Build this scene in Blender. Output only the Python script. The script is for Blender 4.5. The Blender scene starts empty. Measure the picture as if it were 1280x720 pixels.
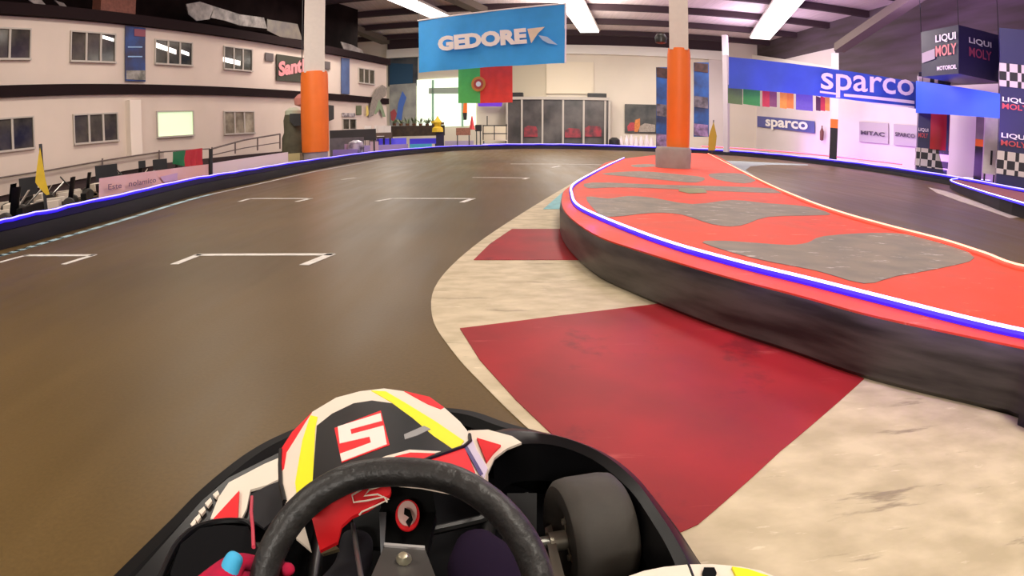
import bpy, math, random
from mathutils import Vector, Matrix
random.seed(7)
S = bpy.context.scene
COL = S.collection
F = 771.0; PIT = math.radians(14.0); H = 0.95     # action-camera lens: 771 px per radian, 14 deg down

# ------------------------------------------------------------------ helpers
def ray(u, v):
    x = u-640; y = 360-v; r = math.hypot(x, y)+1e-9; th = r/F
    s = math.sin(th)/r; a, b, c = x*s, y*s, math.cos(th)
    cp, sp = math.cos(PIT), math.sin(PIT)
    return Vector((a, c*cp+b*sp, -c*sp+b*cp))
def G(u, v, z=0.0):
    d = ray(u, v); t = (z-H)/d.z
    return Vector((d.x*t, d.y*t, z))
def V(u, v, dist):
    d = ray(u, v); t = dist/math.hypot(d.x, d.y)
    return Vector((d.x*t, d.y*t, H+d.z*t))
def AZ(deg, dist, z=0.0):
    a = math.radians(deg); return Vector((math.sin(a)*dist, math.cos(a)*dist, z))

class Plane:
    def __init__(s, A, B):
        s.A = Vector((A[0], A[1], 0)); t = Vector((B[0]-A[0], B[1]-A[1], 0)); s.L = t.length; s.t = t.normalized()
        n = Vector((s.t.y, -s.t.x, 0))
        if n.dot(-s.A) < 0: n = -n
        s.n = n
    def p(s, u, v, off=0.0):
        d = ray(u, v); O = Vector((0, 0, H)); A = s.A+s.n*off
        t = (A-O).dot(s.n)/d.dot(s.n)
        return O+d*t
    def sz(s, u, v):
        q = s.p(u, v); return (q-s.A).dot(s.t), q.z
    def w(s, a, z, off=0.0):
        return s.A+s.t*a+s.n*off+Vector((0, 0, z))

class MB:
    def __init__(s): s.v = []; s.f = []
    def add(s, vs, fs):
        b = len(s.v); s.v += [Vector(p) for p in vs]; s.f += [tuple(i+b for i in f) for f in fs]; return s
    def hexa(s, a):   # 8 corners: bottom loop 0-3, top loop 4-7
        return s.add(a, [(0,3,2,1),(4,5,6,7),(0,1,5,4),(1,2,6,5),(2,3,7,6),(3,0,4,7)])
    def box(s, c, d, rz=0.0, rx=0.0):
        m = Matrix.Rotation(rz, 3, 'Z') @ Matrix.Rotation(rx, 3, 'X')
        x, y, z = d[0]/2, d[1]/2, d[2]/2
        return s.hexa([m @ Vector(q)+Vector(c) for q in [(-x,-y,-z),(x,-y,-z),(x,y,-z),(-x,y,-z),(-x,-y,z),(x,-y,z),(x,y,z),(-x,y,z)]])
    def pbox(s, P, s0, s1, z0, z1, d0, d1):
        return s.hexa([P.w(s0,z0,d0),P.w(s1,z0,d0),P.w(s1,z0,d1),P.w(s0,z0,d1),P.w(s0,z1,d0),P.w(s1,z1,d0),P.w(s1,z1,d1),P.w(s0,z1,d1)])
    def tube(s, pts, r, n=10, closed=False, caps=True):
        pts = [Vector(p) for p in pts]; N = len(pts); rings = []
        up0 = Vector((0, 0, 1)); prev = None
        for i in range(N):
            if closed: t = (pts[(i+1) % N]-pts[i-1])
            else: t = pts[min(i+1, N-1)]-pts[max(i-1, 0)]
            t = t.normalized() if t.length > 1e-9 else Vector((0,0,1))
            if prev is None:
                a = up0 if abs(t.z) < .9 else Vector((1, 0, 0))
                x = t.cross(a).normalized()
            else:
                x = (prev-t*prev.dot(t)).normalized()
            prev = x; y = t.cross(x)
            rr = r[i] if isinstance(r, (list, tuple)) else r
            rings.append([pts[i]+x*math.cos(2*math.pi*k/n)*rr+y*math.sin(2*math.pi*k/n)*rr for k in range(n)])
        b = len(s.v)
        for g in rings: s.v += g
        for i in range(N if closed else N-1):
            j = (i+1) % N
            for k in range(n):
                s.f.append((b+i*n+k, b+i*n+(k+1) % n, b+j*n+(k+1) % n, b+j*n+k))
        if caps and not closed:
            s.f.append(tuple(b+k for k in range(n))[::-1]); s.f.append(tuple(b+(N-1)*n+k for k in range(n)))
        return s
    def lathe(s, prof, c, axis=(0,0,1), n=24):     # prof: (radius, along)
        ax = Vector(axis).normalized(); a = Vector((0,0,1)) if abs(ax.z) < .9 else Vector((1,0,0))
        x = ax.cross(a).normalized(); y = ax.cross(x); c = Vector(c); b = len(s.v)
        for (r, h) in prof:
            for k in range(n):
                th = 2*math.pi*k/n; s.v.append(c+ax*h+(x*math.cos(th)+y*math.sin(th))*r)
        for i in range(len(prof)-1):
            for k in range(n):
                s.f.append((b+i*n+k, b+i*n+(k+1) % n, b+(i+1)*n+(k+1) % n, b+(i+1)*n+k))
        if prof[0][0] > 1e-6: s.f.append(tuple(b+k for k in range(n))[::-1])
        if prof[-1][0] > 1e-6: s.f.append(tuple(b+(len(prof)-1)*n+k for k in range(n)))
        return s
    def slab(s, pts, th=.01, d=(0,0,-1)):          # polygon given a thickness
        pts = [Vector(p) for p in pts]; n = len(pts); dv = Vector(d)*th; b = len(s.v)
        from mathutils.geometry import tessellate_polygon
        tr = tessellate_polygon([pts])
        s.v += pts+[p+dv for p in pts]
        for t in tr:
            s.f.append(tuple(b+i for i in t)); s.f.append(tuple(b+n+i for i in t)[::-1])
        for i in range(n):
            j = (i+1) % n; s.f.append((b+i, b+j, b+n+j, b+n+i))
        return s
    def grid(s, fn, nx, ny):
        b = len(s.v)
        for j in range(ny+1):
            for i in range(nx+1): s.v.append(Vector(fn(i/nx, j/ny)))
        for j in range(ny):
            for i in range(nx):
                a = b+j*(nx+1)+i; s.f.append((a, a+1, a+nx+2, a+nx+1))
        return s
    def sweep(s, path, prof, closed=False):        # prof: (side offset, z)
        N = len(path); M = len(prof); b = len(s.v)
        for i in range(N):
            t = (path[(i+1) % N]-path[i-1]) if closed else path[min(i+1, N-1)]-path[max(i-1, 0)]
            t.z = 0; t.normalize(); nn = Vector((t.y, -t.x, 0))
            for (o, z) in prof: s.v.append(path[i]+nn*o+Vector((0, 0, z)))
        for i in range(N if closed else N-1):
            j = (i+1) % N
            for k in range(M-1):
                s.f.append((b+i*M+k, b+j*M+k, b+j*M+k+1, b+i*M+k+1))
        if not closed:
            s.f.append(tuple(b+k for k in range(M))); s.f.append(tuple(b+(N-1)*M+k for k in range(M))[::-1])
        return s
    def build(s, name, m, parent=None, smooth=False, kind=None):
        off = Vector((0, 0, 0)); p = parent
        while p is not None: off += p.location; p = p.parent
        me = bpy.data.meshes.new(name)
        me.from_pydata([tuple(q-off) for q in s.v], [], s.f); me.update()
        import bmesh
        bm = bmesh.new(); bm.from_mesh(me); bmesh.ops.recalc_face_normals(bm, faces=bm.faces); bm.to_mesh(me); bm.free()
        if smooth:
            for p in me.polygons: p.use_smooth = True
            try: me.set_sharp_from_angle(angle=math.radians(40))
            except Exception: pass
        o = bpy.data.objects.new(name, me); me.materials.append(m); COL.objects.link(o)
        if parent is not None: o.parent = parent
        if kind: o['kind'] = kind
        return o

def tag(o, label, cat, group=None, kind=None):
    o['label'] = label; o['category'] = cat
    if group: o['group'] = group
    if kind: o['kind'] = kind
    return o
def thing(name, label, cat, loc, group=None):
    o = bpy.data.objects.new(name, None); o.empty_display_size = .1; COL.objects.link(o); o.location = loc
    return tag(o, label, cat, group)
def copy_tree(o, parent=None):
    c = o.copy(); COL.objects.link(c)
    if parent is not None: c.parent = parent
    for ch in [k for k in COL.objects if k.parent == o]: copy_tree(ch, c)
    return c
def smooth_path(pts, sub=6, closed=False):
    pts = [Vector(p) for p in pts]; n = len(pts); out = []
    rng = range(n if closed else n-1)
    for i in rng:
        if closed: a, b, c, d = pts[i-1], pts[i], pts[(i+1) % n], pts[(i+2) % n]
        else: a, b, c, d = pts[max(i-1,0)], pts[i], pts[i+1], pts[min(i+2,n-1)]
        for k in range(sub):
            t = k/sub
            out.append(.5*((2*b)+(c-a)*t+(2*a-5*b+4*c-d)*t*t+(3*b-a-3*c+d)*t**3))
    if not closed: out.append(pts[-1].copy())
    return out

# ------------------------------------------------------------------ materials
MATS = {}
def mat(name, col, rough=.5, metal=0., noise=0., nscale=8., emit=0., ecol=None, bump=0., col2=None, spec=.5, coat=0., stretch=None, detail=6.):
    if name in MATS: return MATS[name]
    m = bpy.data.materials.new(name); m.use_nodes = True; nt = m.node_tree; b = nt.nodes['Principled BSDF']
    b.inputs['Roughness'].default_value = rough; b.inputs['Metallic'].default_value = metal
    b.inputs['Specular IOR Level'].default_value = spec
    if coat: b.inputs['Coat Weight'].default_value = coat; b.inputs['Coat Roughness'].default_value = .1
    c = (*col, 1)
    if noise > 0 or col2 or bump:
        tc = nt.nodes.new('ShaderNodeTexCoord'); mp = nt.nodes.new('ShaderNodeMapping')
        if stretch: mp.inputs['Scale'].default_value = stretch
        nz = nt.nodes.new('ShaderNodeTexNoise'); nz.inputs['Scale'].default_value = nscale; nz.inputs['Detail'].default_value = detail
        nt.links.new(tc.outputs['Object'], mp.inputs[0]); nt.links.new(mp.outputs[0], nz.inputs['Vector'])
        rp = nt.nodes.new('ShaderNodeValToRGB'); rp.color_ramp.elements[0].position = .35; rp.color_ramp.elements[1].position = .65
        k = 1-noise
        rp.color_ramp.elements[0].color = (*(col2 or (col[0]*k, col[1]*k, col[2]*k)), 1); rp.color_ramp.elements[1].color = c
        nt.links.new(nz.outputs['Fac'], rp.inputs[0]); nt.links.new(rp.outputs[0], b.inputs['Base Color'])
        if bump:
            bp = nt.nodes.new('ShaderNodeBump'); bp.inputs['Strength'].default_value = bump; bp.inputs['Distance'].default_value = .02
            nt.links.new(nz.outputs['Fac'], bp.inputs['Height']); nt.links.new(bp.outputs[0], b.inputs['Normal'])
    else: b.inputs['Base Color'].default_value = c
    if emit:
        b.inputs['Emission Color'].default_value = (*(ecol or col), 1); b.inputs['Emission Strength'].default_value = emit
    MATS[name] = m; return m

def flecks(m, col, scale, stretch, thr, amount, rot=0.0):
    nt = m.node_tree; L = nt.links; b = nt.nodes['Principled BSDF']; src = b.inputs['Base Color'].links[0].from_socket
    tc = nt.nodes.new('ShaderNodeTexCoord'); mp = nt.nodes.new('ShaderNodeMapping'); mp.inputs['Scale'].default_value = stretch; mp.inputs['Rotation'].default_value = (0,0,rot)
    nz = nt.nodes.new('ShaderNodeTexNoise'); nz.inputs['Scale'].default_value = scale; nz.inputs['Detail'].default_value = 9; nz.inputs['Roughness'].default_value = .65
    mr = nt.nodes.new('ShaderNodeMapRange'); mr.inputs['From Min'].default_value = thr; mr.inputs['From Max'].default_value = thr+.07; mr.inputs['To Max'].default_value = amount
    mx = nt.nodes.new('ShaderNodeMixRGB'); mx.inputs[2].default_value = (*col, 1)
    L.new(tc.outputs['Object'], mp.inputs[0]); L.new(mp.outputs[0], nz.inputs['Vector']); L.new(nz.outputs['Fac'], mr.inputs[0]); L.new(mr.outputs[0], mx.inputs[0])
    L.new(src, mx.inputs[1]); L.new(mx.outputs[0], b.inputs['Base Color']); return m

def asphalt():
    m = bpy.data.materials.new('asphalt'); m.use_nodes = True; nt = m.node_tree; L = nt.links; b = nt.nodes['Principled BSDF']
    tc = nt.nodes.new('ShaderNodeTexCoord')
    n1 = nt.nodes.new('ShaderNodeTexNoise'); n1.inputs['Scale'].default_value = .35; n1.inputs['Detail'].default_value = 3
    n2 = nt.nodes.new('ShaderNodeTexNoise'); n2.inputs['Scale'].default_value = 60; n2.inputs['Detail'].default_value = 5
    mp = nt.nodes.new('ShaderNodeMapping'); mp.inputs['Scale'].default_value = (3.0, .25, 1); mp.inputs['Rotation'].default_value = (0, 0, .1)
    n3 = nt.nodes.new('ShaderNodeTexNoise'); n3.inputs['Scale'].default_value = 1.2; n3.inputs['Detail'].default_value = 6
    for n in (n1, n2): L.new(tc.outputs['Object'], n.inputs['Vector'])
    L.new(tc.outputs['Object'], mp.inputs[0]); L.new(mp.outputs[0], n3.inputs['Vector'])
    r1 = nt.nodes.new('ShaderNodeValToRGB'); r1.color_ramp.elements[0].color = (.125, .078, .027, 1); r1.color_ramp.elements[1].color = (.195, .122, .043, 1)
    r1.color_ramp.elements[0].position = .3; r1.color_ramp.elements[1].position = .7
    L.new(n1.outputs['Fac'], r1.inputs[0])
    mx = nt.nodes.new('ShaderNodeMixRGB'); mx.blend_type = 'MULTIPLY'; mx.inputs[0].default_value = .35
    L.new(r1.outputs[0], mx.inputs[1]); L.new(n2.outputs['Fac'], mx.inputs[2])
    mx2 = nt.nodes.new('ShaderNodeMixRGB'); mx2.blend_type = 'MULTIPLY'; mx2.inputs[0].default_value = .3
    L.new(mx.outputs[0], mx2.inputs[1]); L.new(n3.outputs['Fac'], mx2.inputs[2]); L.new(mx2.outputs[0], b.inputs['Base Color'])
    rr = nt.nodes.new('ShaderNodeMapRange'); rr.inputs['To Min'].default_value = .30; rr.inputs['To Max'].default_value = .50
    b.inputs['Specular IOR Level'].default_value = .15
    L.new(n3.outputs['Fac'], rr.inputs[0]); L.new(rr.outputs[0], b.inputs['Roughness'])
    bp = nt.nodes.new('ShaderNodeBump'); bp.inputs['Strength'].default_value = .12; bp.inputs['Distance'].default_value = .004
    L.new(n2.outputs['Fac'], bp.inputs['Height']); L.new(bp.outputs[0], b.inputs['Normal'])
    return m

def checker(name, ca, cb, sx, sy, sz):
    m = bpy.data.materials.new(name); m.use_nodes = True; nt = m.node_tree; b = nt.nodes['Principled BSDF']
    tc = nt.nodes.new('ShaderNodeTexCoord'); mp = nt.nodes.new('ShaderNodeMapping'); mp.inputs['Scale'].default_value = (sx, sy, sz); mp.inputs['Location'].default_value = (.013, .017, .011)
    ck = nt.nodes.new('ShaderNodeTexChecker'); ck.inputs['Scale'].default_value = 1
    ck.inputs['Color1'].default_value = (*ca, 1); ck.inputs['Color2'].default_value = (*cb, 1)
    nt.links.new(tc.outputs['Object'], mp.inputs[0]); nt.links.new(mp.outputs[0], ck.inputs[0]); nt.links.new(ck.outputs[0], b.inputs['Base Color'])
    b.inputs['Roughness'].default_value = .4
    return m

M_asph = asphalt()
M_wallL = mat('plaster_wall', (.72,.605,.52), .8, noise=.06, nscale=.5)
M_trim = mat('dark_brown_trim', (.018,.010,.011), .9, spec=.1)
M_wallB = mat('cream_wall', (.80,.72,.60), .8, noise=.05, nscale=.4)
M_wallR = mat('white_wall', (.78,.70,.68), .8, noise=.05, nscale=.4)
M_beam = mat('pale_beam', (.92,.88,.80), .6)
M_ceil = mat('roof_sheet', (.74,.63,.62), .7, noise=.15, nscale=1.5, stretch=(6,.3,1))
M_purlin = mat('dark_steel', (.055,.035,.04), .8, spec=.2)
M_rafter = mat('rafter_steel', (.13,.105,.085), .7, spec=.2)
M_white = mat('white_paint', (.80,.76,.70), .6, noise=.1, nscale=4)
M_line = mat('line_paint', (.82,.78,.72), .6, noise=.25, nscale=12)
M_lineblue = mat('pale_blue_paint', (.42,.62,.66), .6, noise=.2, nscale=3)
M_kerbw = mat('kerb_white_paint', (.62,.52,.36), .6, nscale=5, col2=(.46,.38,.25), stretch=(1,1.5,1), detail=15., spec=.2)
M_kerbr = mat('kerb_red_paint', (.36,.022,.026), .5, nscale=1.6, col2=(.24,.020,.022), detail=8., spec=.1)
M_cyan = mat('cyan_paint', (.12,.45,.50), .5, noise=.3)
M_black = mat('black_rubber', (.018,.017,.018), .45, noise=.4, nscale=3)
M_barr = mat('barrier_black_plastic', (.017,.014,.019), .6, spec=.25, nscale=1.2, col2=(.012,.011,.013), stretch=(1,1,5))
M_barr2 = mat('island_barrier_plastic', (.075,.062,.058), .42, nscale=2.2, col2=(.014,.011,.011), stretch=(.8,.8,6), detail=10.)
M_orange = mat('island_orange_paint', (.74,.060,.022), .6, spec=.2, nscale=2.5, col2=(.62,.07,.035), detail=10.)
M_ogrey = mat('island_grey_paint', (.25,.20,.155), .6, spec=.25, nscale=4, col2=(.18,.155,.13), detail=12.)
M_ogreen = mat('island_green_paint', (.16,.17,.04), .5)
M_ledb = mat('led_blue', (.1,.1,1), .4, emit=2.6, ecol=(.42,.34,1.0))
M_halo = mat('led_halo_blue', (.05,.03,.8), .4, emit=.85, ecol=(.03,.008,1.0))
M_halor = mat('led_halo_red', (.8,.05,.03), .4, emit=2.0, ecol=(1.0,.05,.03))
M_ledbn = mat('led_blue_white', (.5,.5,1), .4, emit=3.2, ecol=(.55,.50,1.0))
M_ledr = mat('led_red', (1,.3,.2), .4, emit=2.4, ecol=(1.0,.42,.25))
M_pad = mat('orange_padding', (1.0,.205,.02), .5, noise=.06, nscale=2)
M_col = mat('column_white', (.80,.73,.66), .6, noise=.04)
M_greybase = mat('grey_base', (.36,.32,.29), .6, noise=.2, nscale=3)
M_blue1 = mat('banner_blue', (.045,.42,1.0), .6, noise=.12, nscale=1)
M_blue2 = mat('banner_royal_blue', (.05,.13,.60), .6, noise=.15, nscale=.8)
M_blue3 = mat('banner_flat_blue', (.03,.13,.75), .6)
M_navy = mat('navy_panel', (.022,.02,.10), .4)
M_txt = mat('white_lettering', (.97,.93,.90), .5)
M_txtr = mat('red_lettering', (.70,.10,.12), .5)
M_red = mat('red_cloth', (1.0,.055,.035), .6, noise=.1, nscale=3)
M_green = mat('green_cloth', (.12,.58,.12), .6, noise=.1, nscale=3)
M_dgreen = mat('dark_green_cloth', (.01,.19,.06), .6)
M_yel = mat('yellow_cloth', (.82,.55,.03), .6, noise=.15, nscale=5)
M_olivey = mat('mustard_cloth', (.45,.33,.03), .6)
M_glass = mat('dark_glass', (.020,.020,.015), .12, spec=.35, nscale=1.6, col2=(.085,.075,.055))
M_frame = mat('window_frame_paint', (.50,.45,.40), .6)
M_lit = mat('lit_room', (.8,1,.7), .5, emit=.62, ecol=(.62,.85,.48))
M_glint = mat('glint_white', (1,.95,.9), .5, emit=2.2, ecol=(1,.95,.88))
M_sky = mat('skylight_glow', (1,.97,.92), .5, emit=4.0, ecol=(1,.95,.88))
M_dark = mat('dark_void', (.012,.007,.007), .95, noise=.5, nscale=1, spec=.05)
M_metal = mat('bare_steel', (.55,.53,.50), .3, metal=1.)
M_dmetal = mat('dark_tube_steel', (.05,.05,.05), .35, metal=.6)
M_pink = mat('pink_banner', (.95,.60,.55), .6, nscale=1.4, col2=(.92,.52,.42))
M_whiteb = mat('pale_banner', (.92,.76,.72), .6)

flecks(M_kerbw, (.22,.17,.12), 2.2, (.7,4.5,1), .60, .75, .75)
flecks(M_kerbw, (.85,.75,.58), 5, (1,5,1), .62, .5, .75)
flecks(M_kerbr, (.52,.10,.09), 2.2, (.6,5,1), .62, .55, .6)
flecks(M_kerbr, (.13,.015,.02), 1.6, (1,1,1), .58, .6, .2)
flecks(M_ogrey, (.62,.55,.50), 5, (1,3,1), .60, .7, .9)
flecks(M_orange, (.85,.32,.22), 4, (1,3,1), .62, .6, .7)
flecks(M_orange, (.35,.05,.03), 2, (1,1.6,1), .63, .5, .3)
M_glowband = mat('barrier_painted_glow', (.008,.004,.075), .5, spec=.3)  # navy colour paints the rope light's blue glow onto the barrier tops

# kart materials
K_plast = mat('kart_black_plastic', (.003,.003,.003), .5, spec=.12, noise=.3, nscale=6)
K_shell = mat('kart_shell_plastic', (.005,.005,.006), .34, spec=.25, noise=.4, nscale=8)
K_dark = mat('kart_floor_dark', (.003,.003,.004), .8, spec=.1)
K_white = mat('kart_white_graphic', (.80,.70,.58), .5, spec=.3, noise=.05, nscale=9)
K_red = mat('kart_red_graphic', (.75,.012,.018), .5, spec=.2)
K_yel = mat('kart_yellow_graphic', (.88,.80,.015), .5, spec=.2)
K_blk = mat('kart_black_graphic', (.006,.006,.006), .42, spec=.14, noise=.3, nscale=9)
K_numw = mat('kart_number_white', (.95,.76,.68), .5)
K_tyre = mat('kart_tyre_rubber', (.046,.039,.031), .65, noise=.25, nscale=14, bump=.1)
K_grip = mat('wheel_grip', (.024,.023,.022), .42, spec=.5, noise=.35, nscale=40, bump=.25)
K_grey = mat('kart_grey_plate', (.09,.085,.08), .35, metal=.2)

# ------------------------------------------------------------------ text
_font_h = {}
def text_mesh(txt, ref='bbox', off=0.0):
    c = bpy.data.curves.new('t', 'FONT'); c.body = txt; c.offset = off; c.resolution_u = 3
    o = bpy.data.objects.new('t', c); COL.objects.link(o)
    bpy.context.view_layer.update()
    me = o.evaluated_get(bpy.context.evaluated_depsgraph_get()).to_mesh()
    vs = [v.co.copy() for v in me.vertices]; fs = [tuple(p.vertices) for p in me.polygons]
    o.to_mesh_clear(); bpy.data.objects.remove(o); bpy.data.curves.remove(c)
    x0 = min(v.x for v in vs); x1 = max(v.x for v in vs)
    if ref == 'x':
        xs = text_mesh('x')[3]; y0, y1 = 0, xs
    else:
        y0 = min(v.y for v in vs); y1 = max(v.y for v in vs)
    return vs, fs, (x0, x1), y1 if ref == 'bbox' and txt == 'x' else (y0, y1)
def text_on(txt, bl, br, tl, name, m, parent, off=0.02, ref='bbox', lift=0.02, kind=None):
    vs, fs, (x0, x1), yy = text_mesh(txt, ref, off)
    if not isinstance(yy, tuple): yy = (0, yy)
    y0, y1 = yy
    X = Vector(br)-Vector(bl); Y = Vector(tl)-Vector(bl); n = X.cross(Y).normalized()
    mb = MB(); pts = [Vector(bl)+X*((v.x-x0)/(x1-x0))+Y*((v.y-y0)/(y1-y0))+n*lift for v in vs]
    mb.add(pts, fs)
    return mb.build(name, m, parent, kind=kind)

def quad_cloth(c, name, m, parent=None, nx=16, ny=8, amp=.0, sag=0., th=.0, waves=3.0, ph=0.0, kind=None, part=None):
    TL, TR, BR, BL = [Vector(q) for q in c]
    n = (TR-TL).cross(BL-TL).normalized()
    def fn(a, b):
        p = (TL*(1-a)+TR*a)*(1-b)+(BL*(1-a)+BR*a)*b
        if part: pass
        return p+n*amp*math.sin(a*waves*6.28+ph+b*1.5)*(.3+.7*b)+Vector((0,0,-sag*math.sin(math.pi*a)))
    mb = MB().grid(fn, nx, ny)
    return mb.build(name, m, parent, smooth=True, kind=kind)

# ================================================================== SETTING
MB().box((6, 24, -.05), (70, 100, .1)).build('floor', M_asph, kind='structure')
CZ = 10.4
AX = math.radians(8)
# ceiling of corrugated sheets, purlins and rafters
MB().box((4, 24, CZ+.1), (70, 100, .2)).build('ceiling', M_ceil, kind='structure')
ci = 0
for k in range(7):
    y = 21+k*5.4; c = Vector((4, y, CZ-.24))
    ci += 1
    MB().box(c, (66, .38, .42), -AX*.6).build('trim_%d' % ci, M_purlin, kind='structure')
def bar_between(a, b, w, h):
    a = Vector(a); b = Vector(b); t = (b-a); yaw = math.atan2(t.y, t.x); n = Vector((-math.sin(yaw), math.cos(yaw), 0))*w/2; u = Vector((0,0,h/2))
    return MB().hexa([a-n-u, b-n-u, b+n-u, a+n-u, a-n+u, b-n+u, b+n+u, a+n+u])
def CE(u, v, z): return G(u, v, z)
for (a, b, za, zb_) in [((1150,-8),(1049,60),9.3,7.4), ((403,20),(482,52),CZ-.5,CZ-.5), ((556,-8),(604,14),CZ-.5,CZ-.5)]:
    A = G(*a, za); B = G(*b, zb_); ci += 1
    bar_between(A, B, .75, .5).build('trim_%d' % ci, M_rafter, kind='structure')
# skylight strips set in the roof, running down the hall
for i, (a, b, w) in enumerate([((488,-6),(556,24),1.3), ((708,-6),(737,40),1.5), ((992,-6),(950,48),1.6)]):
    A = G(*a, CZ-.7); B = G(*b, CZ-.7); d = (A-B).normalized()
    t = thing('roof_light', ['leftmost bright strip light under the roof, above left end of blue hanging banner',
              'middle bright strip light under the roof, right of the blue hanging banner',
              'rightmost bright strip light under the roof, over the long royal blue banner'][i], 'light', (A+B)/2, 'strip lights under the roof')
    bar_between(A+d*2, B, w, .1).build('diffuser', M_sky, t)
    bar_between(A+d*2+Vector((0,0,.12)), B+Vector((0,0,.12)), w+.2, .14).build('housing', M_frame, t)
# ---- left building facade
a16 = math.radians(16); D = 20.0
n16 = Vector((-math.cos(a16), math.sin(a16), 0)); t16 = Vector((math.sin(a16), math.cos(a16), 0))
A0 = n16*D
FP = Plane(A0, A0+t16)
sE, _ = FP.sz(483, 100)
s0 = -22
zT = 6.15
MB().pbox(FP, s0, sE, 0, zT, -.4, 0).build('wall_left', M_wallL, kind='structure')
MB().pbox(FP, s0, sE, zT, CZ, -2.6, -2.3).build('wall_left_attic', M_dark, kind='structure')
MB().pbox(FP, s0, sE, zT-.02, zT+.2, -2.5, -.4).build('trim_20', M_trim, kind='structure')
MB().pbox(FP, s0, sE+.15, zT, zT+.42, -.4, .25).build('trim_21', M_trim, kind='structure')
zb0 = FP.sz(240, 118.5)[1]; zb1 = FP.sz(240, 107.5)[1]
MB().pbox(FP, s0, sE+.1, zb0, zb1, 0, .14).build('trim_22', M_trim, kind='structure')
wn = 0
def window(x0, x1, t0, t1, b0, b1, panes, lit=None, streak=None):
    global wn
    wn += 1
    sa, z1a = FP.sz(x0, t0); sb, z1b = FP.sz(x1, t1); _, z0a = FP.sz(x0, b0); _, z0b = FP.sz(x1, b1)
    z1 = (z1a+z1b)/2; z0 = (z0a+z0b)/2
    t = bpy.data.objects.new('window_%d' % wn, None); COL.objects.link(t); t.location = FP.w((sa+sb)/2, z0, 0); t['kind'] = 'structure'
    f = .055; mb = MB()
    mb.pbox(FP, sa-f, sb+f, z1, z1+f, .0, .07).pbox(FP, sa-f, sb+f, z0-f*1.3, z0, .0, .12)
    mb.pbox(FP, sa-f, sa, z0, z1, .0, .07).pbox(FP, sb, sb+f, z0, z1, .0, .07)
    for k in range(1, panes):
        s = sa+(sb-sa)*k/panes; mb.pbox(FP, s-.045, s+.045, z0, z1, .0, .06)
    mb.build('window_frame', M_frame, t)
    MB().pbox(FP, sa, sb, z0, z1, .004, .02).build('window_pane', lit or M_glass, t)
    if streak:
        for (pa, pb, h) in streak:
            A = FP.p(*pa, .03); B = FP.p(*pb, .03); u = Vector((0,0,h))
            MB().slab([A, B, B+u, A+u], .01, FP.n).build('reflection_strip', M_glint, t)  # glowing strip stands in for a lamp's reflection on the glass
window(-40, 37, 36, 37, 74, 72.5, 3)
window(89, 143, 39.5, 44.5, 75.5, 77.5, 3, streak=[((128,48),(142,52),.12)])
window(194, 239, 51, 54, 79.5, 81, 3, streak=[((194,59),(220,68),.2), ((225,66),(236,70),.15)])
window(280, 314, 59, 62.5, 86, 88, 3, streak=[((279,77),(300,82),.22)])
window(448, 467, 86, 88, 103, 105, 3)
window(-40, 40, 151, 149, 192, 185.5, 3)
window(92, 145, 144.5, 142.5, 179, 175, 3)
window(196, 240, 140.5, 139.5, 170, 169, 1, lit=M_lit)
window(280, 316, 140, 140.5, 167, 165.5, 3, lit=mat('hazy_room', (.42,.37,.27), .3, nscale=2, col2=(.16,.13,.09)))
window(428, 444, 149, 149.5, 161.5, 161, 2)
# white downpipe casing
sa, _ = FP.sz(157, 150); sb, _ = FP.sz(171, 150)
MB().pbox(FP, sa, sb, .9, zb0-.25, 0, .3).build('trim_23', mat('pale_casing', (.84,.74,.65), .8), kind='structure')
def fac_panel(name, label, cat, px, m, off=.08, group=None, parent=None):
    x0, x1, t0, t1, b0, b1 = px
    c = [FP.p(x0, t0, off), FP.p(x1, t1, off), FP.p(x1, b1, off), FP.p(x0, b0, off)]
    o = MB().slab(c, .04, -FP.n).build(name, m, parent)
    if label: tag(o, label, cat, group)
    return o
M_blueposter = mat('blue_poster', (.02,.08,.30), .5, nscale=1.1, col2=(.03,.03,.08), stretch=(1,1,1.2))
t = thing('vertical_banner', 'blue vertical banner between two upper windows at the left of the pale facade', 'banner', FP.p(169, 102, .1))
c = [FP.p(157, 32, .1), FP.p(182, 35, .1), FP.p(182, 102, .1), FP.p(157, 101, .1)]
MB().slab(c, .03, -FP.n).build('cloth', M_blueposter, t)
MB().slab([FP.p(168,36,.12), FP.p(182,37,.12), FP.p(182,46,.12), FP.p(168,45,.12)], .01, -FP.n).build('red_patch', mat('dull_red', (.25,.06,.09), .5), t)
for (ya, yb) in [(58,59.5),(70,71.5)]:
    MB().slab([FP.p(160,ya,.12), FP.p(178,ya,.12), FP.p(178,yb,.12), FP.p(160,yb,.12)], .01, -FP.n).build('pale_stripe', mat('pale_blue', (.3,.5,.8), .5), t)
MB().slab([FP.p(158,88,.12), FP.p(182,88,.12), FP.p(182,100,.12), FP.p(158,99,.12)], .01, -FP.n).build('grey_foot', mat('poster_grey', (.12,.12,.10), .5, nscale=4, col2=(.35,.33,.3)), t)
fac_panel('vertical_banner', 'narrow blue vertical banner on the facade right of the orange-padded column', 'banner', (427,437,72,73.5,117,118), mat('dusty_blue', (.08,.14,.32), .6, nscale=1, col2=(.05,.08,.2)))
fac_panel('wall_vent', 'small grey louvred vent left of the black script sign', 'vent', (332,342,65.5,67,75.5,77), mat('vent_grey', (.10,.08,.08), .6))
fac_panel('wall_vent', 'small grey louvred vent just right of the white column', 'vent', (406,413,76.5,77.5,86,87), MATS['vent_grey'])
t = thing('script_sign', 'black sign with pinkish script lettering beside the white column', 'sign', FP.p(362, 103, .1))
MB().slab([FP.p(346,67.5,.1), FP.p(384,73,.1), FP.p(384,103.5,.1), FP.p(346,100.5,.1)], .05, -FP.n).build('board', mat('sign_black', (.03,.03,.015), .5), t)
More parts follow.
